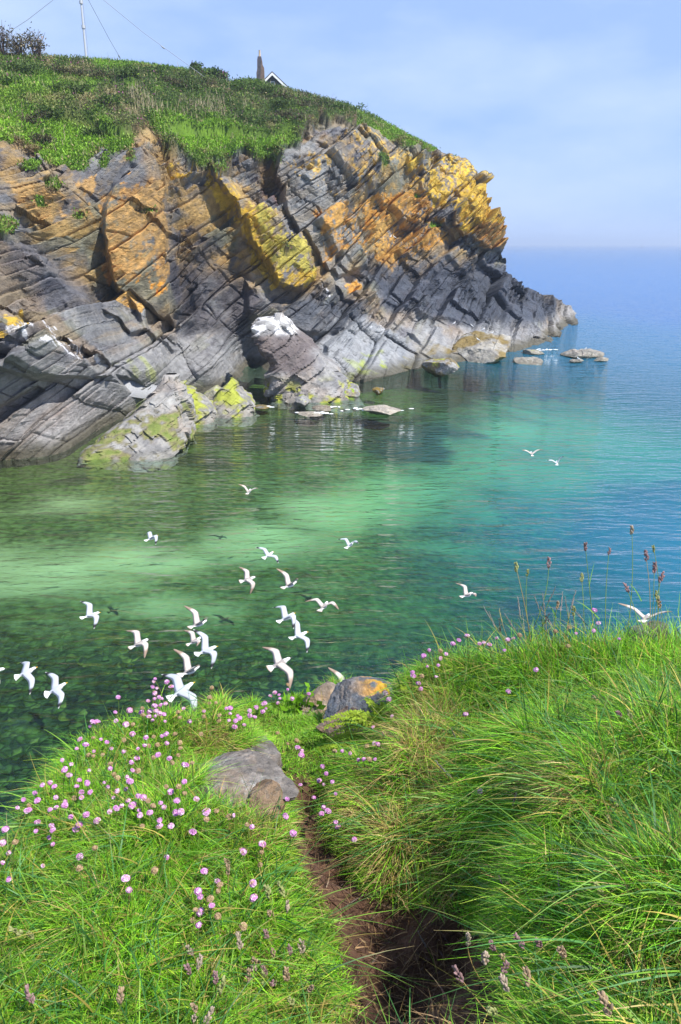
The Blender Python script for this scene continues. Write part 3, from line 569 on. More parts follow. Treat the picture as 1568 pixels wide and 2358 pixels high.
hewn('boulder', 528, 958, 64, [0, .3, .6, .85, 1], [-58, -56, -44, -26, -12], [56, 50, 34, 14, 6], [3.4, 3.2, 2.8, 2, 1.2], 22, 'rounded rock capped with yellow-green algae left of the stack', top_algae, back=2, und=25, tilt=1.5)
boulder(696, 936, 36, 24, 2.2, 8, 'small square block with green algae at the foot of the stack', algae=.75, sub=4)
boulder(800, 912, 60, 26, 3, 9, 'low green rock at the right foot of the stack', algae=.9, brown=.4)
boulder(1018, 866, 84, 34, 6, 10, 'green and brown weedy rock at the end of the pale slab', algae=.8, brown=.7)
boulder(1110, 828, 165, 58, 12, 11, 'long shelf of rock with brown weed under the cliff', brown=.85, base=(.31,.29,.25), sub=6)
boulder(872, 907, 30, 14, 1.8, 12, 'small brown rock alone in the water right of the stack', brown=1.0, sub=4)
boulder(878, 956, 92, 15, 3.5, 13, 'flat pale rock with foam breaking over it', base=(.36,.32,.26), sub=4, weed=.1)
boulder(744, 946, 46, 9, 1.6, 14, 'low brown rock awash in front of the stack', base=(.2,.16,.11), sub=4)
boulder(716, 958, 60, 6, 1.8, 15, 'thin pale rock awash in front of the stack', base=(.32,.28,.22), sub=4, weed=.1)
boulder(608, 940, 40, 5, 1.5, 25, 'thin weedy rock awash left of the stack', brown=.8, sub=4)
boulder(1228, 815, 48, 10, 3, 16, 'small pale rock with a green patch below the headland point', base=(.25,.235,.19), algae=.6, sub=4)
boulder(1228, 838, 70, 11, 4, 18, 'flat rounded pale rock in the water below the point', base=(.25,.23,.19), sub=4, weed=.4)
boulder(1340, 824, 98, 16, 5, 19, 'largest of the pale islets off the point', base=(.24,.225,.19), sub=5, weed=.5)
boulder(1330, 836, 34, 8, 2.4, 20, 'small islet with a white gull standing on it', base=(.25,.235,.2), sub=4, weed=.4)
boulder(1388, 832, 36, 8, 2.4, 21, 'small bare islet beside the largest one', base=(.25,.23,.19), sub=4, weed=.4)
# pebble beach tucked between the ridges
bq_ = [(276, 880), (300, 876), (335, 882), (398, 896), (402, 918), (396, 940), (352, 930), (310, 912)]
dgb = bpy.context.evaluated_depsgraph_get(); dgb.update(); hh_ = []
for a_ in np.linspace(280, 398, 14):
    for b_ in np.linspace(880, 930, 9):
        if poly_sd(np.array(a_), np.array(b_), bq_) > 0:
            ok_, lo_, _, _, ob_, _ = SC.ray_cast(dgb, Vector(CAM), Vector(rays(np.array(a_), np.array(b_))).normalized())
            if ok_ and ob_.name == 'headland': hh_.append(tuple(lo_))
hh_ = np.array(hh_); pl = np.linalg.lstsq(np.c_[hh_[:, :2], np.ones(len(hh_))], hh_[:, 2], rcond=None)[0]; nrm_ = np.array([-pl[0], -pl[1], 1]); nrm_ /= np.linalg.norm(nrm_)
off_ = np.percentile((hh_ - np.c_[hh_[:, :2], hh_[:, :2] @ pl[:2] + pl[2]])[:, 2], 88) + .1
def on_plane(a_, b_):
    d = rays(np.array(float(a_)), np.array(float(b_))); t_ = (pl[2] + off_ - CAM[2] + pl[0]*CAM[0] + pl[1]*CAM[1])/(d[2] - pl[0]*d[0] - pl[1]*d[1]); return CAM + d*t_
bp = np.array([on_plane(*q) for q in bq_]); cen = bp.mean(0); n = 60; ring = sample(np.r_[bp, bp[:1]], n+1)[:n]; rr = np.linspace(0, 1, 14)
V = (cen + (ring - cen)[None]*rr[:, None, None]); V[..., 2] += .12*(fbm(V[..., 0]*2, V[..., 1]*2, 0, 3, 3)-.5); sk_ = V[-1:] - np.array([0, 0, 1.5]); V = np.concatenate([V, sk_], 0).reshape(-1, 3)
i = np.arange(15*n).reshape(15, n); j = np.roll(i, -1, 1); F = np.stack([i[:-1], i[1:], j[1:], j[:-1]], -1).reshape(-1, 4)
M_PEB = attr_mat('grey_shingle', .9, 1.0, 9, .3, 10, dist=.08)
tag(obj('shingle_beach', make_mesh('shingle_beach', V, F, {'Col': np.full((len(V), 3), .33)*np.array([.97, 1, 1.06])}), M_PEB), 'small patch of pale grey shingle between the rock ridges', 'beach', kind='stuff')

# ================================================================== SEABED AND SEA
def graded(a, b, step, lo, hi, g=1.22):
    m = list(np.arange(a, b+1e-6, step)); s = step; q = [m[-1]]
    while q[-1] < hi: s *= g; q.append(q[-1]+s)
    s = step; p = [m[0]]
    while p[-1] > lo: s *= g; p.append(p[-1]-s)
    return np.array(p[::-1][:-1] + m + q[1:])
DEPP = [(0,1100,.8),(0,1300,1.3),(0,1700,2.0),(300,1060,.6),(300,1250,1.4),(420,980,.6),(600,940,.6),(820,940,1.2),(820,1020,2.2),(700,1250,1.9),(500,1550,2.1),(900,1500,2.4),(1000,1150,2.8),(1060,880,2.0),(1200,860,4.0),(1150,1000,3.4),(1250,1080,3.6),(1400,960,4.0),(1568,1000,4.2),(1500,1250,6.0),(1300,1350,3.8),(1300,1600,3.2),(1568,1700,5),(1400,820,7),(1500,740,13),(1350,740,10),(1568,860,6.5),(1568,640,22)]
dpx = at_z(np.array([float(p[0]) for p in DEPP]), np.array([float(p[1]) for p in DEPP]))
dep_w = rbf(dpx[:, :2], [p[2] for p in DEPP], 4.0)
def sea_depth(x, y):
    q = dep_w(np.clip(x, -60, 260), np.clip(y, 5, 480)); far = sstep(150, 500, y) + sstep(90, 260, x)
    return np.clip(q, .45, 30)*(1-np.clip(far, 0, 1)) + 30*np.clip(far, 0, 1)
gx = graded(-62, 120, .8, -13000, 13000); gy = graded(4, 190, .8, -300, 14000); GX, GY = np.meshgrid(gx, gy, indexing='ij')
DEP = sea_depth(GX, GY); bx, by = proj(np.stack([GX, GY, -DEP*.7], -1))
# sand, weed and stones on the bottom
SAND = [(60,1310,260,60,1.0),(300,1270,200,42,1.0),(620,1235,240,50,1.0),(820,1170,240,60,.9),(1000,1120,220,75,.9),(1250,1050,260,120,1.0),(1480,960,360,130,1.3),(1640,930,280,110,1.3),(1350,905,220,50,1.0),(1250,980,200,60,1.0),(1100,1250,240,45,.55),(420,1380,240,36,.55),(180,1160,240,26,.4),(700,1330,220,28,.5),(1330,1120,120,50,.5),(560,1120,160,24,.35),(90,1420,160,40,.35)]
sand = np.zeros(GX.shape); wq = 60*(fbm(GX/5, GY/5, 0, 5, 4)-.5)
for (cx, cy, rx, ry, wt) in SAND: sand = np.maximum(sand, wt*np.exp(-(((bx+wq*2-cx)/rx)**2 + ((by+wq*.6-cy)/ry)**2)*.9))
nS = fbm(GX/2.2, GY/1.6, 0, 14, 5); nL = fbm(GX/9, GY/7, 0, 15, 4)
sand = sstep(.12, 1.0, sand + .5*(nS-.5) + .45*(nL-.5))
WEED = [(520,1010,130,30,1),(700,985,160,45,1),(900,985,200,42,1),(470,1060,90,22,.9),(950,1030,110,26,1),(640,930,90,16,.8),(1050,900,120,40,.9),(180,1105,60,12,1),(1480,1230,210,90,1.3),(1580,1150,170,70,1.3),(1300,1380,240,50,.75),(1000,1450,220,50,.5),(1500,1420,200,90,1),(380,1260,90,14,.35),(860,1200,140,14,.3),(650,1330,80,12,.5),(1000,1200,180,20,.35),(60,1650,120,60,.55),(900,1560,200,50,.4)]
weed = np.zeros(GX.shape)
for (cx, cy, rx, ry, wt) in WEED: weed = np.maximum(weed, wt*np.exp(-(((bx+wq*1.4-cx)/rx)**2 + ((by+wq*.5-cy)/ry)**2)*.9))
weed = sstep(.38, .62, weed + .8*(nS-.5))
deepw = sstep(5, 9, DEP)
bc = np.empty(GX.shape + (3,)); bc[:] = (.075, .10, .03); bc = bc*(.7+.6*nS[..., None])
bc = bc*(1-sand[..., None]) + np.array([.35, .37, .20])*(.75+.5*nL[..., None])*sand[..., None]
bc = bc*(1-.88*weed[..., None]) + np.array([.035, .04, .018])*.88*weed[..., None]
bc = bc*(1-deepw[..., None]) + np.array([.15, .16, .12])*deepw[..., None]
m, t, o = mat('seabed'); L = t.links.new
a = N(t, 'ShaderNodeAttribute', attribute_name='Col'); st = N(t, 'ShaderNodeAttribute', attribute_name='stones'); tcn = N(t, 'ShaderNodeTexCoord')
wp = N(t, 'ShaderNodeTexNoise'); wp.inputs['Scale'].default_value = 1.1; L(tcn.outputs['Object'], wp.inputs['Vector'])
ad = N(t, 'ShaderNodeMix', data_type='RGBA'); ad.blend_type = 'LINEAR_LIGHT'; ad.inputs[0].default_value = .26; L(tcn.outputs['Object'], ad.inputs[6]); L(wp.outputs['Color'], ad.inputs[7])
vo = N(t, 'ShaderNodeTexVoronoi'); vo.inputs['Scale'].default_value = 3.0; vo.inputs['Randomness'].default_value = 1; L(ad.outputs[2], vo.inputs['Vector'])
vd = N(t, 'ShaderNodeTexVoronoi', feature='DISTANCE_TO_EDGE'); vd.inputs['Scale'].default_value = 3.0; L(ad.outputs[2], vd.inputs['Vector'])
sp = N(t, 'ShaderNodeSeparateColor'); L(vo.outputs['Color'], sp.inputs[0])
cr = N(t, 'ShaderNodeValToRGB'); el = cr.color_ramp.elements; el[0].color = (.012, .018, .008, 1); el[0].position = .1; el[1].color = (.16, .15, .035, 1); el[1].position = 1
for ps, cl_ in ((.5, (.035, .050, .014, 1)), (.85, (.075, .10, .022, 1))): e = el.new(ps); e.color = cl_
vb = N(t, 'ShaderNodeTexVoronoi'); vb.inputs['Scale'].default_value = 1.15; L(ad.outputs[2], vb.inputs['Vector']); sb_ = N(t, 'ShaderNodeSeparateColor'); L(vb.outputs['Color'], sb_.inputs[0])
vbd = N(t, 'ShaderNodeTexVoronoi', feature='DISTANCE_TO_EDGE'); vbd.inputs['Scale'].default_value = 1.15; L(ad.outputs[2], vbd.inputs['Vector'])
bigm = N(t, 'ShaderNodeMath', operation='GREATER_THAN'); L(sb_.outputs[1], bigm.inputs[0]); bigm.inputs[1].default_value = .72
def pick_(a, b, k=1.0):
    q = N(t, 'ShaderNodeMix'); L(bigm.outputs[0], q.inputs[0]); L(a, q.inputs[2])
    if k != 1.0:
        z_ = N(t, 'ShaderNodeMath', operation='MULTIPLY'); L(b, z_.inputs[0]); z_.inputs[1].default_value = k; b = z_.outputs[0]
    L(b, q.inputs[3]); return q.outputs[0]
L(pick_(sp.outputs[0], sb_.outputs[0]), cr.inputs[0])
er = N(t, 'ShaderNodeMapRange'); er.inputs[1].default_value = .0; er.inputs[2].default_value = .16; er.inputs[3].default_value = .25; L(pick_(vd.outputs['Distance'], vbd.outputs['Distance'], .6), er.inputs[0])
ml = N(t, 'ShaderNodeVectorMath', operation='SCALE'); L(cr.outputs[0], ml.inputs[0]); L(er.outputs[0], ml.inputs['Scale'])
mx = N(t, 'ShaderNodeMix', data_type='RGBA'); L(st.outputs['Fac'], mx.inputs[0]); L(a.outputs['Color'], mx.inputs[6]); L(ml.outputs[0], mx.inputs[7])
n2 = N(t, 'ShaderNodeTexNoise'); n2.inputs['Scale'].default_value = 2.5; n2.inputs['Detail'].default_value = 6; L(tcn.outputs['Object'], n2.inputs['Vector'])
r2 = N(t, 'ShaderNodeMapRange'); r2.inputs[1].default_value = .3; r2.inputs[2].default_value = .7; r2.inputs[3].default_value = .45; r2.inputs[4].default_value = 1.55; L(n2.outputs[0], r2.inputs[0])
sm_ = N(t, 'ShaderNodeAttribute', attribute_name='sand'); rm_ = N(t, 'ShaderNodeMix'); L(sm_.outputs['Fac'], rm_.inputs[0]); L(r2.outputs[0], rm_.inputs[2]); rm_.inputs[3].default_value = 1.0
m2 = N(t, 'ShaderNodeVectorMath', operation='SCALE'); L(mx.outputs[2], m2.inputs[0]); L(rm_.outputs[0], m2.inputs['Scale'])
p = N(t, 'ShaderNodeBsdfDiffuse'); L(m2.outputs[0], p.inputs[0])
bm_ = N(t, 'ShaderNodeBump'); bm_.inputs['Strength'].default_value = .9; bm_.inputs['Distance'].default_value = .3; hm = N(t, 'ShaderNodeMath', operation='MULTIPLY'); L(vd.outputs['Distance'], hm.inputs[0]); L(st.outputs['Fac'], hm.inputs[1]); L(hm.outputs[0], bm_.inputs['Height']); L(bm_.outputs[0], p.inputs['Normal'])
L(p.outputs[0], o.inputs[0]); M_BED = m
stones = .8*np.clip(sstep(1340, 1560, by + 90*(nL-.5)) * (1-sand*.9) * (1 - .8*weed) * sstep(6.5, 4.5, DEP), 0, 1)
relief = .35*stones*(vn(GX/.9, GY/.9, 0, 6)-.5) + .5*weed*(nS-.3)
tag(obj('seabed', make_mesh('seabed', np.stack([GX, GY, -DEP+relief], -1).reshape(-1, 3), grid_faces(len(gx), len(gy)), {'Col': bc.reshape(-1, 3)}, {'stones': stones, 'sand': np.clip(sand*1.6, 0, .9)}), M_BED), 'sandy and stony seabed under the clear water of the cove', 'seabed', kind='structure')

m, t, o = mat('sea_water'); L = t.links.new
dp = N(t, 'ShaderNodeAttribute', attribute_name='depth'); tcn = N(t, 'ShaderNodeTexCoord')
def expo(k):
    q = N(t, 'ShaderNodeMath', operation='MULTIPLY'); L(dp.outputs['Fac'], q.inputs[0]); q.inputs[1].default_value = -k; e = N(t, 'ShaderNodeMath', operation='EXPONENT'); L(q.outputs[0], e.inputs[0]); return e.outputs[0]
cb_ = N(t, 'ShaderNodeCombineColor'); L(expo(.27), cb_.inputs[0]); L(expo(.055), cb_.inputs[1]); L(expo(.10), cb_.inputs[2])
trn = N(t, 'ShaderNodeBsdfTransparent'); L(cb_.outputs[0], trn.inputs[0])
dif = N(t, 'ShaderNodeBsdfDiffuse')
crs = N(t, 'ShaderNodeMapRange'); crs.inputs[1].default_value = 3; crs.inputs[2].default_value = 14; L(dp.outputs['Fac'], crs.inputs[0])
cs = N(t, 'ShaderNodeMix', data_type='RGBA'); cs.inputs[6].default_value = (.01, .22, .34, 1); cs.inputs[7].default_value = (.04, .15, .38, 1); L(crs.outputs[0], cs.inputs[0]); L(cs.outputs[2], dif.inputs[0])
ds = N(t, 'ShaderNodeMath', operation='SUBTRACT'); ds.use_clamp = False; L(dp.outputs['Fac'], ds.inputs[0]); ds.inputs[1].default_value = 2.2; dm = N(t, 'ShaderNodeMath', operation='MAXIMUM'); L(ds.outputs[0], dm.inputs[0]); dm.inputs[1].default_value = 0
q_ = N(t, 'ShaderNodeMath', operation='MULTIPLY'); L(dm.outputs[0], q_.inputs[0]); q_.inputs[1].default_value = -.17; e_ = N(t, 'ShaderNodeMath', operation='EXPONENT'); L(q_.outputs[0], e_.inputs[0])
sc_ = N(t, 'ShaderNodeMath', operation='SUBTRACT'); sc_.inputs[0].default_value = 1; L(e_.outputs[0], sc_.inputs[1])
body = N(t, 'ShaderNodeMixShader'); L(sc_.outputs[0], body.inputs[0]); L(trn.outputs[0], body.inputs[1]); L(dif.outputs[0], body.inputs[2])
def wave(scale, sx, sy, rot, det=3, rg=.5):
    mp = N(t, 'ShaderNodeMapping'); mp.inputs['Scale'].default_value = (sx, sy, 1); mp.inputs['Rotation'].default_value = (0, 0, rot); L(tcn.outputs['Object'], mp.inputs[0])
    n = N(t, 'ShaderNodeTexNoise'); n.inputs['Scale'].default_value = scale; n.inputs['Detail'].default_value = det; n.inputs['Roughness'].default_value = rg; n.inputs['Distortion'].default_value = .4; L(mp.outputs[0], n.inputs['Vector']); return n.outputs[0]
w1 = wave(1.0, .55, 1.55, R(-8)); w2 = wave(1.0, .14, .42, R(6), 2); w3 = wave(1.0, 2.4, 4.6, R(14), 2)
def lin(a, ka, b):
    q = N(t, 'ShaderNodeMath', operation='MULTIPLY_ADD'); L(a, q.inputs[0]); q.inputs[1].default_value = ka
    if b is None: q.inputs[2].default_value = 0
    else: L(b, q.inputs[2])
    return q.outputs[0]
hgt = lin(w1, .36, lin(w2, .40, lin(w3, .035, None)))
bmp = N(t, 'ShaderNodeBump'); bmp.inputs['Strength'].default_value = .68; bmp.inputs['Distance'].default_value = 1.0; L(hgt, bmp.inputs['Height'])
gl = N(t, 'ShaderNodeBsdfGlossy'); gl.inputs['Roughness'].default_value = .03; L(bmp.outputs[0], gl.inputs['Normal'])
fr = N(t, 'ShaderNodeFresnel'); fr.inputs['IOR'].default_value = 1.33; L(bmp.outputs[0], fr.inputs['Normal'])
fx = N(t, 'ShaderNodeMixShader'); L(fr.outputs[0], fx.inputs[0]); L(body.outputs[0], fx.inputs[1]); L(gl.outputs[0], fx.inputs[2])
L(fx.outputs[0], o.inputs[0]); M_SEA = m
tag(obj('sea', make_mesh('sea', np.stack([GX, GY, np.zeros(GX.shape)], -1).reshape(-1, 3), grid_faces(len(gx), len(gy)), None, {'depth': DEP}), M_SEA), 'clear green water of the cove turning blue out to sea', 'sea', kind='structure')

# white foam round the awash rocks
M_FOAM = plain('foam', (.8, .82, .84), .9)
def foam(px, py, w, seed, label, n=26):
    r = np.random.default_rng(seed); c = at_z(np.array(float(px)), np.array(float(py)), .03); s = ((c-CAM) @ FWD)*S/FOC; parts = []
    V0, F0 = ico(1)
    for k in range(n):
        q = np.array([r.normal()*w*s*.32, r.normal()*w*s*.10, .02+.06*r.random()]); parts.append((V0*np.array([.10+.30*r.random(), .08+.1*r.random(), .04+.05*r.random()])*.8 + q, F0))
    V, F, _ = merge(parts); tag(obj('sea_foam', make_mesh('sea_foam', V, F), M_FOAM, None, c), label, 'foam', kind='stuff')
foam(865, 944, 90, 1, 'white foam breaking behind the flat pale rock', 46); foam(760, 938, 36, 2, 'fleck of foam beside the stack', 14); foam(730, 952, 50, 3, 'streak of foam at the thin pale rock in front of the stack', 16); foam(616, 938, 20, 4, 'fleck of foam at the thin weedy rock', 10); foam(1262, 806, 60, 5, 'foam at the foot of the headland point', 16)

# sailing boat far out
M_HULL = plain('dark_hull', (.10, .13, .17), .5); M_SAIL = plain('grey_sail', (.30, .34, .38), .8)
bt = at_z(np.array(1478.), np.array(570.), 0); d = bt[:2]-CAM[:2]; dist = 3600.; bt = np.r_[d/np.linalg.norm(d)*dist, 0]
yacht = empty('sailing_boat', bt); tag(yacht, 'tiny sailing boat far out near the horizon', 'boat')
V0, F0 = ico(3); V = V0*np.array([8, 1.8, 1.6]); V[:, 2] = np.clip(V[:, 2], -1.4, .9)+.6; V[:, 0] *= 1-.15*(V[:, 2] < 0); obj('hull', make_mesh('boat_hull', V, F0), M_HULL, yacht)
V, F = tube([(-1.5, 0, 1), (-1.5, 0, 17)], [.14, .08], 6); obj('mast', make_mesh('boat_mast', V, F), M_HULL, yacht)
V, F = prism([(-1.4, 2.5), (3.2, 2.5), (-1.4, 14.5)], -.1, .1); obj('sail', make_mesh('boat_sail', V, F, smooth=False), M_SAIL, yacht)
V, F = tube([(-1.5, 0, 2.2), (5, 0, 2.2)], .1, 6); obj('boom', make_mesh('boat_boom', V, F), M_HULL, yacht)

# ================================================================== GULLS
M_GULL = attr_mat('gull_plumage', .7, 0, 1, .05, 14, spec=.2, transl=.12); M_BEAK = plain('gull_beak', (.75, .42, .03), .5); M_BEAKD = plain('dark_beak', (.10, .08, .07), .5); M_LEG = plain('gull_leg', (.62, .40, .36), .6); M_EYE = plain('gull_eye', (.02, .02, .02), .3)
def gull_mesh(young, li, lo, ri, ro, sweep=1.0, fan=1.0):
    parts = []; wht = np.array([.80, .80, .80]); man = np.array([.44, .47, .52]); blk = np.array([.03, .03, .035]); brn = np.array([.30, .22, .17]); yw = np.array([.76, .71, .66])
    rg = [(-.25,.022,.012,.0),(-.20,.042,.026,.0),(-.10,.070,.056,-.004),(.0,.084,.074,-.008),(.08,.08,.074,-.004),(.14,.058,.058,.008),(.18,.044,.046,.02),(.215,.043,.044,.026),(.25,.034,.034,.026),(.272,.014,.015,.022)]
    n = 14; th = np.linspace(0, 2*np.pi, n, endpoint=False)
    V = np.array([[(x, ry*math.cos(a), z0 + rz*math.sin(a)) for a in th] for x, ry, rz, z0 in rg]).reshape(-1, 3); i = np.arange(len(rg)*n).reshape(-1, n); j = np.roll(i, -1, 1)
    F = np.stack([i[:-1], i[1:], j[1:], j[:-1]], -1).reshape(-1, 4); top = (V[:, 2] > .02) & (V[:, 0] < .11)
    c = np.where(top[:, None], (np.array([.30, .27, .26]) if young else man), wht); parts.append((V, F, c))
    parts.append((np.r_[V[-n:], [[.28, 0, .02]]], np.array([[k, (k+1) % n, n] for k in range(n)]), wht))
    # tail fan
    tv, tw = [], []
    for k in range(9):
        a = (k-4)/4*.52*fan; tv.append((-.19, .035*(k-4)/4)); tw.append((-.20-.165*math.cos(a), .035*(k-4)/4-.17*math.sin(-a)))
    U = np.array([(x, y, .006) for x, y in tv] + [((a[0]*.35+b[0]*.65), (a[1]*.35+b[1]*.65), .006) for a, b in zip(tv, tw)] + [(x, y, .004) for x, y in tw]); Lw = U - np.array([0, 0, .008]); V = np.r_[U, Lw]; q = grid_faces(3, 9)
    c = np.tile(np.r_[np.tile(wht, (9, 1)), np.tile(wht if not young else yw, (9, 1)), np.tile(wht if not young else brn, (9, 1))], (2, 1)); parts.append((V, np.r_[q, q[:, ::-1] + 27, [[18+k, 19+k, 46+k, 45+k] for k in range(8)]], c))
    st = np.array([0, .08, .16, .24, .30, .36, .44, .52, .58, .64, .69]); ch = 1.22*np.array([.19, .185, .175, .168, .165, .155, .138, .118, .095, .065, .014]); le = np.array([.075, .09, .112, .135, .15, .142, .105, .055, .0, -.055, -.115])
    le = .075 + (le-.075)*np.where(le > .1, 1, sweep)
    for sd, ai, ao in ((1, li, lo), (-1, ri, ro)):
        y, z, pts = .03, .03, []
        for k in range(len(st)):
            if k:
                ds = st[k]-st[k-1]; f = sstep(.2, .42, (st[k]+st[k-1])/2); a = R(ai*(1-f) + ao*f); y += ds*math.cos(a); z += ds*math.sin(a)
            f = sstep(.2, .42, st[k]); a = R(ai*(1-f) + ao*f); nv = np.array([0, -math.sin(a), math.cos(a)]); o = np.array([0, y, z]); t = .022*ch[k]/.19 + .002
            row = [o + [le[k], 0, 0], o + [le[k]-ch[k]*.28, 0, 0] + nv*t, o + [le[k]-ch[k]*.66, 0, 0] + nv*t*.7, o + [le[k]-ch[k], 0, 0], o + [le[k]-ch[k]*.66, 0, 0] - nv*t*.1, o + [le[k]-ch[k]*.28, 0, 0] - nv*t*.4]
            pts.append(row)
        V = np.array(pts).reshape(-1, 3); V[:, 1] *= sd; m = len(st); i = np.arange(m*6).reshape(m, 6); j = np.roll(i, -1, 1); F = np.stack([i[:-1], j[:-1], j[1:], i[1:]], -1).reshape(-1, 4)
        if sd > 0: F = F[:, ::-1]
        S_ = np.repeat(st, 6); rw = np.tile(np.arange(6), m); c = np.empty((len(V), 3)); c[:] = wht
        if not young:
            c[(rw == 1) | (rw == 2)] = man; c[(rw == 0)] = .7*man + .3*wht; c[S_ > .53] = blk; c[S_ > .66] = wht
        else:
            rr = np.random.default_rng(int(li*7+ri+90)); c[:] = yw; c[(rw == 0)] = .5*brn + .5*yw; c[(rw == 1) | (rw == 2)] = .45*brn+.55*yw; c[(rw == 3)] = .5*yw+.5*brn; c[S_ > .5] = brn; c *= (.85 + .3*rr.random((len(c), 1)))
        parts.append((V, F, c)); parts.append((V[:6], np.array([[0, 1, 4, 5], [1, 2, 3, 4]]), wht))
    return merge(parts)
def gull(px, py, D, label, young=False, yaw=25, pitch=0, roll=0, w=(45, 10, 45, 10), group='gulls flying over the cove', legs=False, **k):
    V, F, c = gull_mesh(young, *w, **k); o = obj('gull', make_mesh('gull', V, F, {'Col': c}), M_GULL, None, at_d(np.array(float(px)), np.array(float(py)), D)); o.scale = (.98,)*3; o.rotation_mode = 'XYZ'; o.rotation_euler = (R(roll), R(-pitch), R(yaw)); tag(o, label, 'gull', group)
    V, F = tube([(.262, 0, .023), (.30, 0, .021), (.325, 0, .014)], [.014, .010, .003], 6); obj('beak', make_mesh('gull_beak', V, F), M_BEAKD if young else M_BEAK, o)
    for s in (-1, 1):
        V0, F0 = ico(1); obj('eye', make_mesh('gull_eye', V0*.006 + np.array([.238, s*.034, .036]), F0), M_EYE, o)
        if legs:
            V, F = tube([(-.06, s*.03, -.05), (.02, s*.035, -.12), (.03, s*.035, -.20), (.085, s*.04, -.205)], [.008, .007, .007, .012], 5); obj('leg', make_mesh('gull_leg', V, F), M_LEG, o)
    return o
gull(210, 1417, 25, 'white adult gull with black wingtip flying right, upper left of the flock', yaw=36, w=(52, 5, 15, -60))
gull(458, 1437, 23, 'brown-winged young gull just above the overlapping pair, wing raised', True, yaw=40, pitch=2, w=(45, 30, 40, 35))
gull(322, 1482, 23, 'brown young gull with both wings bent, left of the overlapping pair', True, yaw=36, pitch=8, w=(50, -5, 20, -60))
gull(449, 1476, 29, 'small brown young gull half hidden behind the white adult gull', True, yaw=30, pitch=15, w=(28, 10, 20, 10))
gull(477, 1498, 21, 'white adult gull in front of the brown one, tail fanned wide', yaw=32, pitch=4, w=(60, 25, 10, -70), fan=1.4)
gull(438, 1545, 20, 'young gull with one long raised wing and dark tail band, above the pink flowers', True, yaw=40, pitch=2, w=(45, 34, 40, 35), fan=1.3)
gull(62, 1548, 22, 'white adult gull near the left edge with lowered wing', yaw=25, pitch=16, roll=20, w=(-10, -30, -2, -25))
gull(131, 1586, 21, 'white adult gull with grey back and fanned tail, lowest at the left', yaw=25, pitch=20, roll=15, w=(5, 5, 4, -5), fan=1.5)
gull(420, 1590, 16.5, 'large white gull flying just behind the pink flowers of the left mound', yaw=36, pitch=16, roll=12, w=(8, -10, 4, -22))
gull(646, 1527, 19, 'young gull with long lowered wing, right of centre over the stones', True, yaw=32, pitch=10, roll=20, w=(5, -15, -4, -35))
gull(661, 1422, 24, 'white adult gull whose black-tipped wing overlaps the gull below it', yaw=35, pitch=10, w=(48, -15, 32, -55))
gull(690, 1463, 24, 'white adult gull just below and right of its overlapping neighbour', yaw=34, pitch=2, w=(54, 46, -8, -45))
gull(746, 1396, 27, 'young gull flying away with both wings spread in an arch', True, yaw=62, pitch=8, w=(30, -12, 34, -15))
gull(668, 1347, 26, 'young gull with raised wing and blue-grey breast, above the white pair', True, yaw=40, pitch=4, w=(46, 36, 42, 40))
gull(572, 1334, 29, 'young gull with drooping wing, upper middle of the flock', True, yaw=24, pitch=6, roll=16, w=(14, 0, 6, -70))
gull(619, 1278, 34, 'white gull with level wings, above the young gull with drooping wing', yaw=48, pitch=10, roll=14, w=(14, 0, 12, -10))
gull(350, 1239, 34, 'white gull with arched wings flying alone over pale sand at left', yaw=40, pitch=8, w=(32, -40, 34, -55))
gull(806, 1255, 37, 'white gull with dark wingtips flying over green water, right of the flock', yaw=52, pitch=10, w=(42, -5, 45, 10))
gull(573, 1132, 44, 'small pale gull with wings raised in a V, highest of the flock', True, yaw=75, pitch=10, w=(48, 38, 30, 22))
gull(1224, 1045, 48, 'grey-winged gull flying away, left one of the far pair', True, yaw=88, pitch=10, w=(28, 20, 34, 26))
gull(1282, 1066, 52, 'white gull with one steep wing, right one of the far pair', yaw=78, pitch=10, w=(24, 8, 62, 52))
gull(1076, 1370, 31, 'white gull flying alone over dark stones between the flock and the tall grass', True, yaw=30, pitch=2, w=(50, 8, 28, 10))
gull(1487, 1424, 19, 'gull landing behind the tall seeding grass at the right edge', True, yaw=52, pitch=-6, w=(22, 14, 35, 30), legs=True)
gull(797, 1592, 19, 'gull behind the foreground rocks with only its raised wing showing', True, yaw=42, pitch=-4, w=(44, 34, 40, 40))
gull(-14, 1545, 21, 'gull cut off by the left edge with one wing tip showing', True, yaw=20, pitch=0, roll=30, w=(0, 0, -10, -55))
# perched gulls far off
def standing_gull_mesh():
    parts = []; wht = np.array([.82, .82, .82]); man = np.array([.5, .53, .57]); n = 12; th = np.linspace(0, 2*np.pi, n, endpoint=False)
    rg = [(-.30,.012,.010,.10),(-.22,.04,.035,.14),(-.10,.075,.07,.19),(.0,.085,.09,.23),(.07,.075,.085,.27),(.11,.052,.06,.32),(.125,.045,.05,.37),(.135,.046,.048,.41),(.15,.03,.03,.44),(.15,.006,.006,.455)]
    V = np.array([[(x, ry*math.cos(a), z0 + rz*math.sin(a)) for a in th] for x, ry, rz, z0 in rg]).reshape(-1, 3); i = np.arange(len(rg)*n).reshape(-1, n); j = np.roll(i, -1, 1)
    c = np.where(((V[:, 0] < .02) & (V[:, 2] > .15))[:, None], man, wht); parts.append((V, np.stack([i[:-1], i[1:], j[1:], j[:-1]], -1).reshape(-1, 4), c)); return merge(parts)
sgV, sgF, sgc = standing_gull_mesh(); sg_me = make_mesh('perched_gull', sgV, sgF, {'Col': sgc}); sg_me.materials.append(M_GULL)
lgV, lgF, _ = merge([tube([(-.01, s*.03, .15), (-.005, s*.03, .0), (.05, s*.03, -.002)], [.008, .007, .012], 5) for s in (-1, 1)]); lg_me = make_mesh('perched_gull_leg', lgV, lgF); lg_me.materials.append(M_LEG)
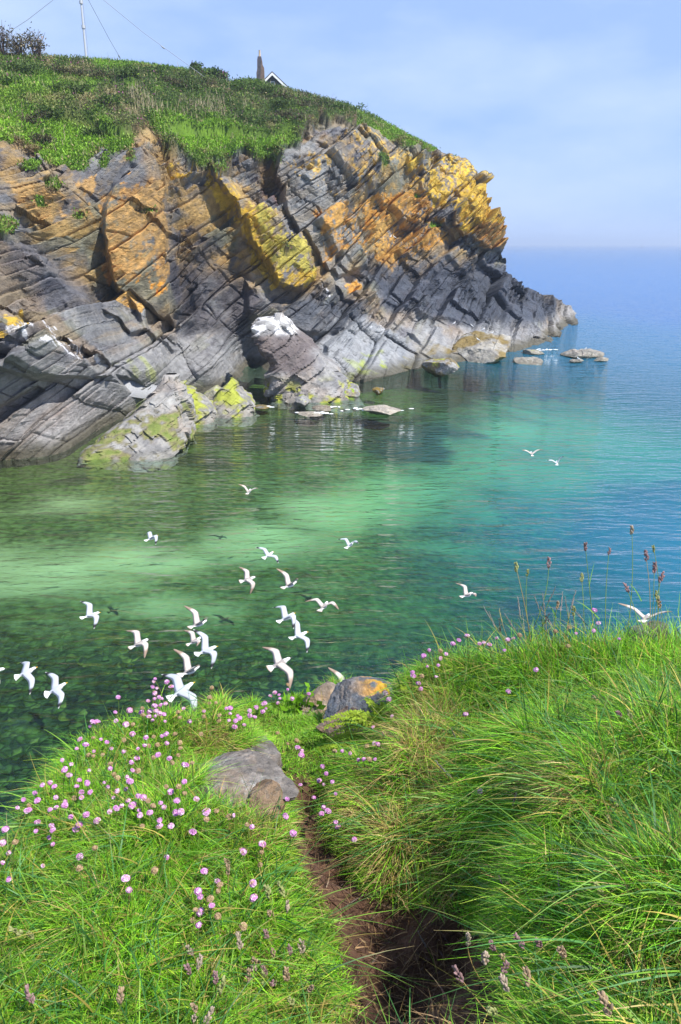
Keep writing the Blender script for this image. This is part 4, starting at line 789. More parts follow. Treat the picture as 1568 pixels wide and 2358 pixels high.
bkV, bkF = tube([(.17, 0, .405), (.21, 0, .402), (.23, 0, .395)], [.014, .010, .003], 6); bk_me = make_mesh('perched_beak', bkV, bkF); bk_me.materials.append(M_BEAK)
dg = bpy.context.evaluated_depsgraph_get()
def perch(px, py, rz, label, sc=1.2):
    d = Vector(rays(np.array(float(px)), np.array(float(py)))).normalized(); best = None; start = Vector(CAM)
    for k in range(4):
        hit, loc, nor, idx, ob, _ = SC.ray_cast(dg, start, d)
        if not hit: break
        if ob.name.split('.')[0] in ('headland', 'boulder', 'rock_stack'): best = loc; break
        start = loc + d*.05
    if best is None: return
    o = bpy.data.objects.new('perched_gull', sg_me); C.objects.link(o); o.location = best; o.rotation_euler = (0, 0, rz); o.scale = (sc,)*3; tag(o, label, 'gull', 'gulls perched on the rocks')
    for nm, m_ in (('leg', lg_me), ('beak', bk_me)): c = bpy.data.objects.new(nm, m_); C.objects.link(c); c.parent = o
dg.update()
perch(1046, 748, .5, 'white gull perched high on the pale slab, leftmost of the three on its crest'); perch(1086, 754, 2.6, 'white gull perched on the crest of the slab between two others'); perch(1113, 762, .3, 'white gull perched upright at the right end of the slab crest'); perch(1134, 769, .6, 'white gull perched just below the right end of the slab crest', .9)
perch(1100, 786, 2.9, 'white gull resting on the brown weedy shelf'); perch(1331, 830, 2.9, 'white gull standing on the small islet off the point'); perch(1348, 806, .2, 'brown gull standing on top of the largest islet', .9)
perch(899, 549, .4, 'white gull on a cliff ledge amid orange lichen, left of two'); perch(908, 550, 2.8, 'white gull on a cliff ledge amid orange lichen, right of two')

# ================================================================== THE NEAR BANK
HC = [(0,2358,-1.5),(400,2358,-1.5),(700,2358,-1.60),(-300,2358,-1.6),(0,2100,-1.50),(300,2100,-1.42),(600,2100,-1.46),(720,2200,-1.62),(0,1950,-1.52),(200,1850,-1.43),(400,1850,-1.38),(600,1900,-1.42),(665,2000,-1.52),
 (180,1725,-1.49),(250,1645,-1.46),(400,1612,-1.42),(480,1655,-1.46),(540,1700,-1.52),(565,1660,-1.75),(620,1690,-1.80),(700,1640,-1.92),(690,1760,-1.72),(760,1620,-1.97),(850,1640,-1.95),(900,1640,-1.85),(780,1740,-1.70),
 (950,2330,-1.80),(890,2170,-1.80),(770,2000,-1.80),(715,1890,-1.82),(690,1800,-1.74),(1040,2340,-1.80),(1010,2230,-1.80),(930,2110,-1.78),(820,2070,-1.80),
 (1130,2358,-1.5),(1250,2358,-1.36),(1568,2358,-1.2),(1900,2200,-1.1),(1568,2000,-1.08),(1300,2000,-1.26),(1120,2130,-1.50),(1010,2030,-1.56),(900,1980,-1.58),(820,1930,-1.62),(800,1840,-1.58),(850,1780,-1.62),(920,1880,-1.49),(960,1720,-1.44),(990,1560,-1.42),(930,1640,-1.68),
 (1080,1720,-1.45),(1090,1850,-1.46),(1100,1540,-1.38),(1250,1545,-1.32),(1400,1540,-1.28),(1568,1540,-1.27),(1250,1700,-1.26),(1400,1800,-1.17),(1568,1700,-1.12),(1900,1600,-1.1)]
hp = at_z(np.array([float(p[0]) for p in HC]), np.array([float(p[1]) for p in HC]), CAM[2] + np.array([p[2] for p in HC]))
hx = np.r_[hp[:, :2], [[-1.5, -.5], [0, -.6], [1.5, -.4], [0, -3], [3, 0], [-3, 0]]]; hv = np.r_[[p[2] for p in HC], [-1.6, -1.6, -1.3, -1.5, -1.0, -1.9]]
def hbase(x, y):
    x = np.asarray(x, float); y = np.asarray(y, float); a = np.zeros(x.shape); b = np.zeros(x.shape)
    for k in range(len(hx)):
        wt = 1/((x-hx[k, 0])**2 + (y-hx[k, 1])**2 + .006)**2.2; a += wt*hv[k]; b += wt
    return a/b
RIM = [(-500,2300,-1.75),(-150,2100,-1.62),(0,2040,-1.53),(90,1895,-1.5),(170,1782,-1.5),(250,1692,-1.47),(400,1646,-1.42),(485,1676,-1.47),(545,1640,-1.75),(620,1625,-1.9),(700,1600,-1.98),(780,1590,-2.0),(880,1605,-1.92),(930,1600,-1.62),(990,1558,-1.45),(1090,1522,-1.38),(1250,1520,-1.33),(1400,1520,-1.29),(1568,1520,-1.28),(1800,1510,-1.25),(2300,1510,-1.2)]
rim = at_z(np.array([float(p[0]) for p in RIM]), np.array([float(p[1]) for p in RIM]), CAM[2] + np.array([p[2] for p in RIM]))[:, :2]
rim_poly = np.r_[rim, [[12, -2], [12, -10], [-12, -10], [-6, 0]]]
def hgt_f(x, y):
    x = np.asarray(x, float); y = np.asarray(y, float); sd = poly_sd(x, y, rim_poly); o = np.maximum(-sd, 0)
    h = hbase(x, y); h = np.clip(h, -2.4, -.9)
    h = h + .035*(fbm(x*9, y*9, 0, 201, 3)-.5) + .05*(fbm(x*3.3, y*3.3, 0, 202, 2)-.5)
    return CAM[2] + h - (1.5*o + 1.2*np.minimum(o, .6)**1.5)
gx2 = graded(-2.4, 2.6, .03, -20, 22, 1.25); gy2 = graded(-.4, 5.2, .03, -12, 22, 1.25); TX, TY = np.meshgrid(gx2, gy2, indexing='ij'); TZ = np.maximum(hgt_f(TX, TY), -4)
PATH = [(672,1785),(736,1820),(738,1900),(792,2010),(845,2068),(920,2090),(1010,2105),(1105,2140),(1165,2260),(1175,2440),(815,2440),(810,2300),(775,2200),(742,2080),(690,1990),(672,1890)]
def path_sd(P): qx, qy = proj(P); return poly_sd(qx + 26*(fbm(P[..., 0]*12, P[..., 1]*12, 0, 88, 2)-.5), qy, PATH)
TP = np.stack([TX, TY, TZ], -1); psd = path_sd(TP); pm = sstep(-30, 6, psd)
tcol = np.empty(TX.shape + (3,)); tcol[:] = (.075, .075, .02); tn = fbm(TX*14, TY*14, 0, 205, 3)
tcol = tcol*(.6+.8*tn[..., None]); tcol = tcol*(1-pm[..., None]) + np.array([.105, .055, .034])*(.4+1.2*tn[..., None])*pm[..., None]
br = (pm*.07*(fbm(TX*24, TY*24, 0, 206, 4)-.5)); TP[..., 2] += br
tag(obj('bank', make_mesh('bank', TP.reshape(-1, 3), grid_faces(len(gx2), len(gy2)), {'Col': tcol.reshape(-1, 3)}), M_SOIL), 'near grassy cliff edge with a worn brown earth path', 'bank', kind='structure')
def hit(px, py, lift=0.0):
    """where the line of sight meets the bank raised by lift"""
    d = rays(np.array(float(px)), np.array(float(py))); t = np.linspace(.6, 5.5, 2500); P = CAM + d*t[:, None]; e = P[:, 2] - hgt_f(P[:, 0], P[:, 1]) - lift
    k = np.flatnonzero(e < 0)
    if len(k): return P[k[0]], 0.0
    k = np.argmin(e); return P[k], float(e[k])

# ------------------------------------------------------------------ foreground rocks
def stone(name, px, py, wpx, hpx, dep, seed, label, base, spots=.5, orange=0.0, tan=0.0, sink=.5, rz=0, lift=0.0):
    p, _ = hit(px, py + hpx*.5); s = ((p-CAM) @ FWD)*S/FOC; W, H = wpx*s, hpx*s
    P, F = rock_mesh(name, (W, dep, H*2), seed, cuts=22, sub=6, bed=False, rough=.9, flat=.70); P = P @ np.array([[math.cos(rz), math.sin(rz), 0], [-math.sin(rz), math.cos(rz), 0], [0, 0, 1]]); P *= np.array([W, dep, H*(1+sink)])/np.ptp(P, axis=0)
    P[:, 2] += H*.82 - P[:, 2].max() + lift; x, y, z = P.T*40; c = np.empty(P.shape); c[:] = base; n = fbm(x/3, y/3, z/3, seed, 4); n2 = fbm(x/1.2, y/1.2, z/1.2, seed+2, 4)
    def mx(k, a):
        nonlocal c
        a = np.clip(a, 0, 1)[:, None]; c = c*(1-a) + np.asarray(k)*a
    mx(np.array(base)*.5, .7*sstep(.55, .4, n2)); mx((.30, .20, .12), tan*sstep(.48, .6, n)); n3 = fbm(x/.45, y/.45, z/.45, seed+5, 3); mx((.36, .35, .32), spots*sstep(.56, .62, .55*n2+.45*n3)); mx((.05, .045, .04), .6*sstep(.58, .64, .3*n2+.7*n3)); mx((.20, .15, .11), .5*sstep(.6, .72, n)); mx((.60, .30, .02), orange*sstep(.50, .56, .6*n + .4*n2)*sstep(-.2, .3, P[:, 0]/W))
    o = obj(name, make_mesh(name, P, F, {'Col': c}, smooth=False), M_STONE, None, p + np.array([0, dep*.3, 0])); return tag(o, label, 'rock')
STN = [('rock', 530, 1838, 280, 60, .30, 31, 'long low grey rock slab in the grass among pink flowers', (.23, .205, .185), .8, 0, .3, .15), ('rock', 568, 1785, 175, 62, .24, 32, 'dark grey lichen-spotted rock sitting on the low slab', (.19, .172, .16), .75, 0, .15, .2), ('rock', 604, 1850, 95, 95, .14, 36, 'tan broken end of the low rock slab beside the path', (.20, .13, .075), .3, 0, .6, .2),
 ('rock', 738, 1616, 125, 74, .24, 33, 'pale buff rock on the cliff edge', (.25, .20, .155), .5, .12, .5), ('rock', 838, 1616, 185, 74, .26, 34, 'blue-grey rock with bright orange lichen on the cliff edge', (.13, .145, .17), .4, 1.0, .2), ('rock', 812, 1662, 180, 70, .16, 35, 'brownish rock below the blue-grey rock, behind fern fronds', (.14, .10, .085), .3, .3, .5), ('rock', 1512, 1470, 130, 34, .2, 37, 'small grey rock behind the tall grass at the right', (.14, .138, .14), .4, 0, .1)]
STONES = []
for a in STN: STONES.append((stone(*a), a))

# ------------------------------------------------------------------ grass
r = np.random.default_rng(77)
def scatter(n, lo=(-2.2, .75), hi=(2.4, 4.4), side=False):
    got = []
    while sum(map(len, got)) < n:
        q = lo + r.random((n, 2))*(np.array(hi)-lo); x, y = q.T; z = hgt_f(x, y); P = np.c_[x, y, z]; qx, qy = proj(P); sd = poly_sd(x, y, rim_poly)
        dist = np.linalg.norm(P-CAM, axis=1); ok = (((qx > -160) & (qx < 1730) & (qy < 2640)) if not side else (((qx <= -160) | (qx >= 1730) | (qy >= 2640)) & (y > .2))) & (sd > -.06) & (r.random(n) < np.minimum(1, (1.9/dist)**1.3)); pd = path_sd(P); ok &= r.random(n) > sstep(-10, 6, pd)*1.0
        for _, a in STONES[:1]+STONES[2:6]: ok &= ~((np.abs(qx-a[1]) < a[3]*.40) & (np.abs(qy-a[2]) < a[4]*.36))
        ok &= ~((np.abs(qx-570) < 62) & (np.abs(qy-1765) < 34)); got.append(P[ok])
    return np.concatenate(got)[:n]
def slope(x, y, e=.05): return np.stack([(hgt_f(x+e, y)-hgt_f(x-e, y))/(2*e), (hgt_f(x, y+e)-hgt_f(x, y-e))/(2*e)], -1)
def zmask(P, poly, w=40):
    qx, qy = proj(P); return sstep(-w, w, poly_sd(qx + 60*(fbm(P[:, 0]*10, P[:, 1]*10, 0, 301, 2)-.5), qy, poly))
LEDGE = [(500,1660),(560,1630),(720,1600),(760,1700),(720,1790),(640,1740)]
TURF2 = [(200,1640),(400,1590),(520,1660),(540,1720),(440,1800),(220,1800)]
STRAW = [[(930,1640),(1010,1580),(1060,1640),(1060,1760),(1100,1900),(1010,1930),(940,1800),(880,1760)],[(410,1680),(520,1670),(540,1730),(450,1770)],[(640,1900),(720,1940),(760,2100),(700,2080)],[(880,1980),(1080,1900),(1100,2080),(880,2060)],[(560,1880),(640,1900),(620,1960),(470,1930)],[(770,1850),(900,1760),(1000,1930),(960,2070),(800,1990)],[(1440,2200),(1600,2150),(1600,2358),(1450,2358)],[(640,2280),(900,2340),(860,2400),(600,2400)],[(1200,1800),(1400,1780),(1380,1880),(1220,1880)]]
def blades(P, Lm, wid, cols, seed, stiff=.75, rnd=.66, flow=.30, seg=4):
    r = np.random.default_rng(seed); n = len(P); g = slope(P[:, 0], P[:, 1]); g = g/np.maximum(1, np.linalg.norm(g, axis=1)/1.6)[:, None]
    nrm = np.c_[-g, np.ones(n)]; nrm /= np.linalg.norm(nrm, axis=1)[:, None]; fa = 11*fbm(P[:, 0]*4.5, P[:, 1]*4.5, 0, 311, 2) + 5.0*fbm(P[:, 0]*22, P[:, 1]*22, 0, 312, 1)
    lean = np.c_[np.cos(fa), np.sin(fa), np.zeros(n)]*flow - np.c_[g, np.zeros(n)]*.24 + r.normal(size=(n, 3))*np.array([rnd, rnd, .1])
    d0 = nrm*.45 + np.array([0, 0, stiff]) + r.normal(size=(n, 3))*np.array([.26, .26, .1]) + lean*.35; d0 /= np.linalg.norm(d0, axis=1)[:, None]
    sdv = np.cross(d0, r.normal(size=(n, 3))); sdv /= np.linalg.norm(sdv, axis=1)[:, None]; out = []
    for k in range(seg+1):
        t = k/seg; c = P + Lm[:, None]*(d0*t + lean*(t**2)*.75 - np.array([0, 0, .42])*t**2.4*np.linalg.norm(lean, axis=1)[:, None]); ww = (wid*(1-.92*t**1.6))[:, None]*.5; out += [c - sdv*ww, c + sdv*ww]
    V = np.stack(out, 1); base = np.arange(n)[:, None]*(2*(seg+1)); F = np.concatenate([base + np.array([2*k, 2*k+1, 2*k+3, 2*k+2]) for k in range(seg)], 0)
    sh = np.repeat(np.linspace(.75, 1.1, seg+1), 2); cc = cols[:, None, :]*(.75 + .6*r.random((n, 1, 1))**2)*sh[None, :, None]; tipc = (r.random(n) < .12)[:, None, None]*(np.arange(2*(seg+1)) >= 2*seg-1)[None, :, None]; cc = np.where(tipc, np.array([.34, .25, .10]), cc)
    return V.reshape(-1, 3), F, cc.reshape(-1, 3)
def grass_cols(P, rr, straw_bias=0.0):
    n = len(P); k = fbm(P[:, 0]*3, P[:, 1]*3, 0, 321, 3); k2 = fbm(P[:, 0]*12, P[:, 1]*12, 0, 322, 2); c = np.empty((n, 3)); c[:] = (.13, .37, .016)
    q = rr.random(n); c[q < .38] = (.23, .50, .022); c[(q > .38) & (q < .54)] = (.36, .52, .04); c[(q > .84)] = (.08, .26, .03); c = c*(.62+.95*k[:, None]+.35*(rr.random((n, 1))-.5)) 
    st = np.full(n, .065 + straw_bias) + .10*sstep(.5, .68, k2)
    for z in STRAW: st = np.maximum(st, .58*zmask(P, z))
    s = rr.random(n) < st; tan = np.where(rr.random((n, 1)) < .5, np.array([.50, .38, .16]), np.array([.38, .24, .085])); c[s] = (tan*(.6+.7*rr.random((n, 1))))[s]; return c
P = np.r_[scatter(260000), scatter(70000, (-3.2, .2), (3.6, 4.2), True)]; led = np.maximum(zmask(P, LEDGE, 30), .8*zmask(P, [(700,1640),(900,1600),(910,1740),(720,1790)], 30)); tf2 = zmask(P, TURF2, 40)
Lm = (.020 + .042*fbm(P[:, 0]*2.2, P[:, 1]*2.2, 0, 331, 2) + .045*r.random(len(P))**2)*(1-.65*led)*(1-.2*tf2); qx, qy = proj(P); Lm *= np.where(qx > 820, 1.22, 1.0)*(1-.55*sstep(-130, -10, path_sd(P)))*(.62 + .75*vn(P[:, 0]*8, P[:, 1]*8, 0, 334))
cG = grass_cols(P, r)*np.where(qx > 820, 1.22, 1.0)[:, None]*np.array([1.0, 1, 1.0]); cG = cG*(1-.35*led[:, None]) + np.array([.14, .29, .02])*.35*led[:, None]; g1 = blades(P, Lm, .0015 + .0017*r.random(len(P)), cG, 41)
P2 = scatter(16000); qx, qy = proj(P2); keep = (zmask(P2, LEDGE, 20) < .3) & (r.random(len(P2)) < np.where(qx > 1000, .95, np.where(qy > 1900, .65, .18))); P2 = P2[keep & (path_sd(P2) < -60)]; n2 = len(P2)
c2 = np.where(r.random((n2, 1)) < .5, np.array([.065, .20, .045]), np.array([.15, .29, .03]))*(.7+.6*r.random((n2, 1))); ys = r.random(n2) < .12; c2[ys] = (.42, .34, .08)
g2 = blades(P2, .06 + .13*r.random(n2), .0026 + .0034*r.random(n2), c2, 42, stiff=.6, rnd=.55, flow=.30, seg=6)
du = np.array([[r.uniform(670, 1120), r.uniform(1800, 2420)] for _ in range(5200)]); du = du[poly_sd(du[:, 0], du[:, 1], PATH) > -8]
dP = np.array([hit(a, b)[0] for a, b in du[:1500]]); dP[:, 2] = hgt_f(dP[:, 0], dP[:, 1]) + .006
dC = np.where(r.random((len(dP), 1)) < .45, np.array([.30, .19, .09]), np.array([.10, .055, .035]))*(.5+.9*r.random((len(dP), 1)))
g4 = blades(dP, .012 + .05*r.random(len(dP))**2, .0012 + .004*r.random(len(dP))**2, dC, 44, stiff=.05, rnd=1.3, flow=.1)
rimp = at_z(np.linspace(960, 1600, 4200), np.interp(np.linspace(960, 1600, 4200), [960, 1090, 1250, 1400, 1600], [1600, 1560, 1555, 1550, 1550.]), CAM[2]-1.33); rimp = rimp + r.normal(size=rimp.shape)*np.array([.02, .07, 0]); rimp[:, 2] = hgt_f(rimp[:, 0], rimp[:, 1])
g3 = blades(rimp, .05 + .13*r.random(len(rimp))**1.8, .0016 + .0016*r.random(len(rimp)), grass_cols(rimp, r), 43, stiff=1.1, rnd=.3, flow=.15)
V, F, cc = [], [], []; k = 0
PB = scatter(900); qx, qy = proj(PB); PB = PB[(qy > 1880) & (path_sd(PB) < -60) & (fbm(PB[:, 0]*5, PB[:, 1]*5, 0, 77, 2) > .5)]; nb = len(PB)
g5 = blades(PB, .05 + .06*r.random(nb), .009 + .009*r.random(nb), np.array([.15, .30, .035])*(.7+.7*r.random((nb, 1))), 45, stiff=.35, rnd=.8, flow=.1, seg=6)
for (v, f, c) in (g1, g2, g3, g4, g5): V.append(v); F.append(f + k); cc.append(c); k += len(v)
tag(obj('grass', make_mesh('grass', np.concatenate(V), np.concatenate(F), {'Col': np.concatenate(cc)}), M_GRASS), 'thick green grass with straw-coloured blades on the near bank', 'grass', kind='stuff')

# ------------------------------------------------------------------ thrift: stem and pink flower head
M_PETAL = attr_mat('thrift_petals', .6, 0, 1, 0, 1, transl=.35, spec=.15); M_STEM = attr_mat('flower_stem', .6, 0, 1, 0, 1, transl=.2, spec=.2)
def thrift_head(seed, faded, tone=1.0):
    q = np.random.default_rng(seed); parts = []; n = 70 if not faded else 80
    for k in range(n):
        z = 1 - 1.35*(k+.5)/n; a = k*2.39996; d = np.array([math.sqrt(max(0, 1-z*z))*math.cos(a), math.sqrt(max(0, 1-z*z))*math.sin(a), z*.7]); d /= np.linalg.norm(d); u = np.cross(d, [0.3, .2, 1]); u /= np.linalg.norm(u); v = np.cross(d, u); R0 = .0072*(.65+.65*q.random())
        if faded: col = np.array([.50, .37, .22])*(.7+.6*q.random())
        else: col = np.array([.74, .34, .68])*(.6+.6*q.random()); col = col if q.random() > .32*tone else np.array([.88, .70, .84]); col = col if q.random() > .18*(tone > 1.2) else np.array([.55, .38, .26])
        c0 = d*R0; m = 5; s = .0036 + .0012*q.random(); th = q.random()*6.28 + np.arange(m)*2*np.pi/m
        V = np.r_[[c0 - d*.001], c0 + d*.0008 + s*(np.cos(th)[:, None]*u + np.sin(th)[:, None]*v)]; parts.append((V, np.array([[0, 1+i, 1+(i+1) % m] for i in range(m)]), col))
    V0, F0 = ico(1); parts.append((V0*np.array([.0062, .0062, .0052]), F0, np.array([.42, .17, .33]) if not faded else np.array([.34, .22, .12]))); parts.append((V0*np.array([.0048, .0048, .004]) - np.array([0, 0, .006]), F0, np.array([.38, .20, .10])))
    V, F, c = merge(parts); me = make_mesh('thrift_head', V, F, {'Col': c}, smooth=False); me.materials.append(M_PETAL); return me
HEADS = [thrift_head(s, False, (.6, 1.0, 1.6, 1.0, 2.0, .8, 1.4, 1.8)[s]) for s in range(8)]; FADED = [thrift_head(50+s, True) for s in range(3)]
Z6 = "714,18 708,30 703,55 722,62 713,85 768,33 788,55 544,104 530,173 535,212 597,163 580,228 612,228f 682,120 655,153f 650,172 658,185f 712,110 732,103 745,110 712,142 740,140 762,133 690,168 720,165 715,190 735,178 755,182 685,192 703,210 760,214 820,172f 828,197f 845,155 873,215 938,168 938,192f 975,60f 965,105f 965,130f 994,128f 1010,187f 1008,210f 1055,210 1042,155 1060,153 1095,188 1103,200 1085,212 1060,178 1080,240 1125,230 1150,165 1172,195 1150,188 1180,150 1245,97 1265,82 1285,92 1288,110 1325,68 1325,45f 1280,130 1220,130 1225,155 1210,170 1212,135 1422,88 1345,110 425,215 443,217 455,215 415,237 368,297 430,290f 465,297 492,310 353,340 395,322 408,370f 430,372f 432,352 472,368f 513,340 570,353 570,300f 608,273 635,340 665,325 683,327f 672,290 707,285f 745,283 765,273 805,272f 768,315 725,322f 828,312f 830,338f 820,370f 780,385 793,405f 727,368 707,380f 606,402 630,385 287,392 328,412 298,437 317,462 410,440 508,410f 508,432 482,495 498,515 525,458f 540,475f 540,535 585,470 598,490 580,527 610,440 635,443f 365,485 353,513 402,498 375,540 415,540 160,545 108,575 135,600f 128,625 80,612 172,580 230,497 250,515 195,508 258,565 300,583 298,600 258,612 230,622 342,568f 375,565 505,630 535,615 523,568 560,603 590,580 610,600 637,558 682,580f 660,565 705,603f 640,625 645,645 690,635 740,590 755,610 765,515f 785,540 815,580 850,545f 823,515f 848,492 853,415 885,405f 926,273f 904,572 835,630 810,635 735,670 735,697 655,697f 788,695 448,672 397,645 325,655 172,680 165,720 237,695 243,715 225,750 243,780 350,710 365,690 888,725 950,632 997,627f 1055,655f 1078,648 950,665f 1138,690f 1160,700 437,797f 367,838 367,890f 197,880 768,840 940,905 1110,805f 1120,815 1207,780 1205,815f 1198,875f 1305,545 1322,572 1315,652 1350,730 1300,482 1270,490 1252,513 1290,445 12,775 40,820 70,770f 12,865 25,712 1325,318f 1365,302f 1370,335 1390,350 1388,370 1278,268f 1540,350f 1485,422 1502,455 1470,488 1490,505 1530,493 1383,507 1545,548 1445,565 1490,610 1480,640 1510,628 1545,680 1555,700"
Z8 = "40,250 580,245 595,300 940,212 1000,258 1012,275f 1005,303f 912,305 922,330 975,370 968,340f 900,390f 922,400 888,438f 915,460 1002,420f 1120,467f 1165,268 1168,335 713,208f"
Z7 = "145,313 173,313 205,323 240,350 262,347 285,347f 308,347 275,293f 305,282 320,285 300,215 345,240f 378,170 353,77 365,102 497,58 487,35 465,5 560,8 683,163 857,68 740,480 223,678"
Z5 = "583,970 545,992 517,1007 408,1037 383,1063 460,1040f 487,1055 460,1075 400,1112 450,1107 332,1140 370,1215 375,1157f 640,1007 660,1002 685,1012 720,982 770,990 795,983 825,968f 755,1037 990,950f 1085,960 1170,853 1188,912 1167,948 1283,985 900,1128 770,1227 575,1332 1055,932f 1047,1018f"
def parse(s, sx, sy, ox, oy):
    o = []
    for t in s.split(): f = t.endswith('f'); a, b = t.rstrip('f').split(','); o.append((ox + float(a)*sx, oy + float(b)*sy, f))
    return o
FL = parse(Z6, .5, .5, 0, 1554) + parse(Z8, .5, .5, 0, 1900) + parse(Z7, .5596, .5596, 691, 1554) + parse(Z5, .5, .5, 784, 978.7)
rr = random.Random(5)
def zone_name(x, y):
    if x < 545 and y < 1672: return 'on the crest of the left mound against the water'
    if x < 545 and y < 1900: return 'on the slope of the left mound'
    if x < 700 and y >= 1900: return 'scattered in the grass at the lower left'
    if y < 1660 and x < 720: return 'on the low cliff edge left of the pale rock'
    if x > 880 and y < 1620: return 'along the rim of the right bank'
    if x > 880: return 'scattered over the grassy right bank'
    if x < 690: return 'around the grey rock'
    return 'hanging beside the path below the ferns'
def curve_stem(a, b, bend, rad, col, n=8):
    t = np.linspace(0, 1, n)[:, None]; P = a*(1-t) + b*t + bend*(4*t*(1-t)); V, F = tube(P, rad, 4); return V, F, np.broadcast_to(np.asarray(col, float), (len(V), 3))
for (px, py, fd) in FL:
    lift = .07 + .06*rr.random() + (.04 if (690 < px < 890 and py > 1650) else 0) + (.03 if px > 880 else 0); p, miss = hit(px, py, lift)
    if miss > .22: lift2 = .22
    z0 = float(hgt_f(p[0], p[1])); off = np.array([rr.uniform(-.025, .025), rr.uniform(-.02, .02), 0]); b = np.array([p[0], p[1], 0]) + off; b[2] = float(hgt_f(b[0], b[1])) - .01
    if p[2]-b[2] > .30: b[2] = p[2]-.30; bb, _ = hit(px + rr.uniform(-8, 8), py + 60); b = bb - np.array([0, 0, .01])
    t = empty('thrift_flower', b); zn = zone_name(px, py)
    tag(t, ('faded straw-coloured thrift head ' if fd else 'pink thrift flower ') + zn, 'flower', ('faded thrift heads ' if fd else 'pink thrift flowers ') + zn)
    top = p - b; V, F, c = curve_stem(np.zeros(3), top - np.array([0, 0, .008]), np.array([rr.uniform(-.012, .012), rr.uniform(-.012, .012), .004]), .0010, (.16, .24, .05)); obj('stem', make_mesh('thrift_stem', V, F, {'Col': c}), M_STEM, t)
    h = bpy.data.objects.new('flower_head', rr.choice(FADED if fd else HEADS)); C.objects.link(h); h.parent = t; h.location = top; h.rotation_euler = (rr.uniform(-.45, .45), rr.uniform(-.45, .45), rr.uniform(0, 6)); s = (rr.uniform(.50, .95) if not fd else rr.uniform(.55, .85)); h.scale = (s*rr.uniform(.9, 1.15), s, s*rr.uniform(.75, 1.0))

# ------------------------------------------------------------------ seeding grasses
def seed_head(kind, L, q):
    parts = []; V0, F0 = ico(1)
    if kind == 'c':                               # cocksfoot: clustered chunky lobes
        pal = [(.32, .20, .20), (.38, .28, .18), (.32, .34, .14), (.42, .34, .26)]; base = pal[q.integers(0, 4)]
        for k in range(26):
            t = q.random(); w = .17*L*(.35+.9*math.sin(math.pi*min(1, t*.8+.15))); a = q.random()*6.28; rad = w*q.random()**.5
            V = V0*np.array([.075, .075, .14])*L*(.7+.6*q.random()); ax = np.array([math.cos(a)*.4, math.sin(a)*.4, 1]); V[:, :2] += ax[:2]*V[:, 2:3]; parts.append((V + np.array([rad*math.cos(a), rad*math.sin(a), t*L]), F0, np.array(base)*(.7+.7*q.random())))
    else:                                         # slim feathery spike
        for k in range(30):
            t = k/30; a = q.random()*6.28; V = V0*np.array([.020, .020, .085])*L*(1.15-.6*t); V[:, 0] += math.cos(a)*V[:, 2]*.25; V[:, 1] += math.sin(a)*V[:, 2]*.25; parts.append((V + np.array([.022*L*math.cos(a), .022*L*math.sin(a), t*L]), F0, np.array([.30, .27, .25] if kind == 's' else [.50, .40, .17])*(.7+.6*q.random())))
    return merge(parts)
ST = []
for s in "243,385,370,930,c 322,430,390,930,c 500,345,250,900,c 800,210,890,940,c 768,470,775,930,c 985,255,975,960,c 1175,85,1095,970,c 1295,295,1285,950,c 1355,235,1300,950,c 1357,385,1315,950,c 1405,465,1355,950,c 1380,615,1345,970,c 1405,670,1395,950,c 1143,545,1165,960,c 563,690,585,980,c 700,735,775,960,c 500,600,480,930,s 420,660,410,930,s 465,650,470,950,s 600,660,630,950,s 685,640,665,950,s 650,680,660,950,s 520,770,530,960,s 455,780,450,960,s 270,700,360,930,s 205,800,330,980,s 800,770,770,930,s 110,830,260,990,s 60,800,280,1000,s 20,740,200,990,s 120,775,260,980,t".split():
    a = s.split(','); ST.append((1122.6+float(a[0])*.2842, 1197.5+float(a[1])*.2842, 1122.6+float(a[2])*.2842, 1197.5+float(a[3])*.2842 + 12, a[4], 'tall seeding grass stalk rising above the right bank against the water', 'tall stalks against the water'))
for s in "690,1090 800,1105 830,1140 760,1152 835,1210 670,1235 945,1250 990,1090 1085,1125 920,1100 860,1275 810,1370 1285,1365".split():
    a, b = map(float, s.split(',')); ST.append((691+a*.5596, 1554+b*.5596, 691+a*.5596+90+60*rr.random(), 1554+b*.5596+120+70*rr.random(), 'c', 'seeding grass stalk leaning over the path from the lower right', 'seeding grass at the lower right'))
for s in "1245,880,c 1075,870,s 1005,965,s 1325,515,c 1395,540,c 1280,610,c 880,490,s 1240,95,c 1320,150,c 1365,160,c 835,830,s 640,230,s 620,380,s 450,930,t 520,1085,s 620,880,s".split():
    a = s.split(','); x, y = 691+float(a[0])*.5596, 1554+float(a[1])*.5596; ST.append((x, y, x+20+50*rr.random(), y+60+40*rr.random(), a[2], 'seeding grass head amid the grass of the right bank', 'seeding grass on the right bank'))
for s in "885,570 870,660 910,640 1105,540 1165,630 1195,610 1225,670 1265,700 1320,685 1140,700 1215,710 1390,560 1340,575 1260,590 1230,500 1310,300 1240,310 1055,160 1050,205 90,470 150,500 145,790 550,790 905,830 945,880 1420,745 1350,800 1320,380 1250,390 890,880 990,700 1010,740".split():
    a, b = map(float, s.split(',')); ST.append((a*.5, 1900+b*.5, a*.5-20+50*rr.random(), 1900+b*.5+70+50*rr.random(), 'c', 'purplish seeding grass stalk in the grass at the lower left', 'seeding grass at the lower left'))
q = np.random.default_rng(9)
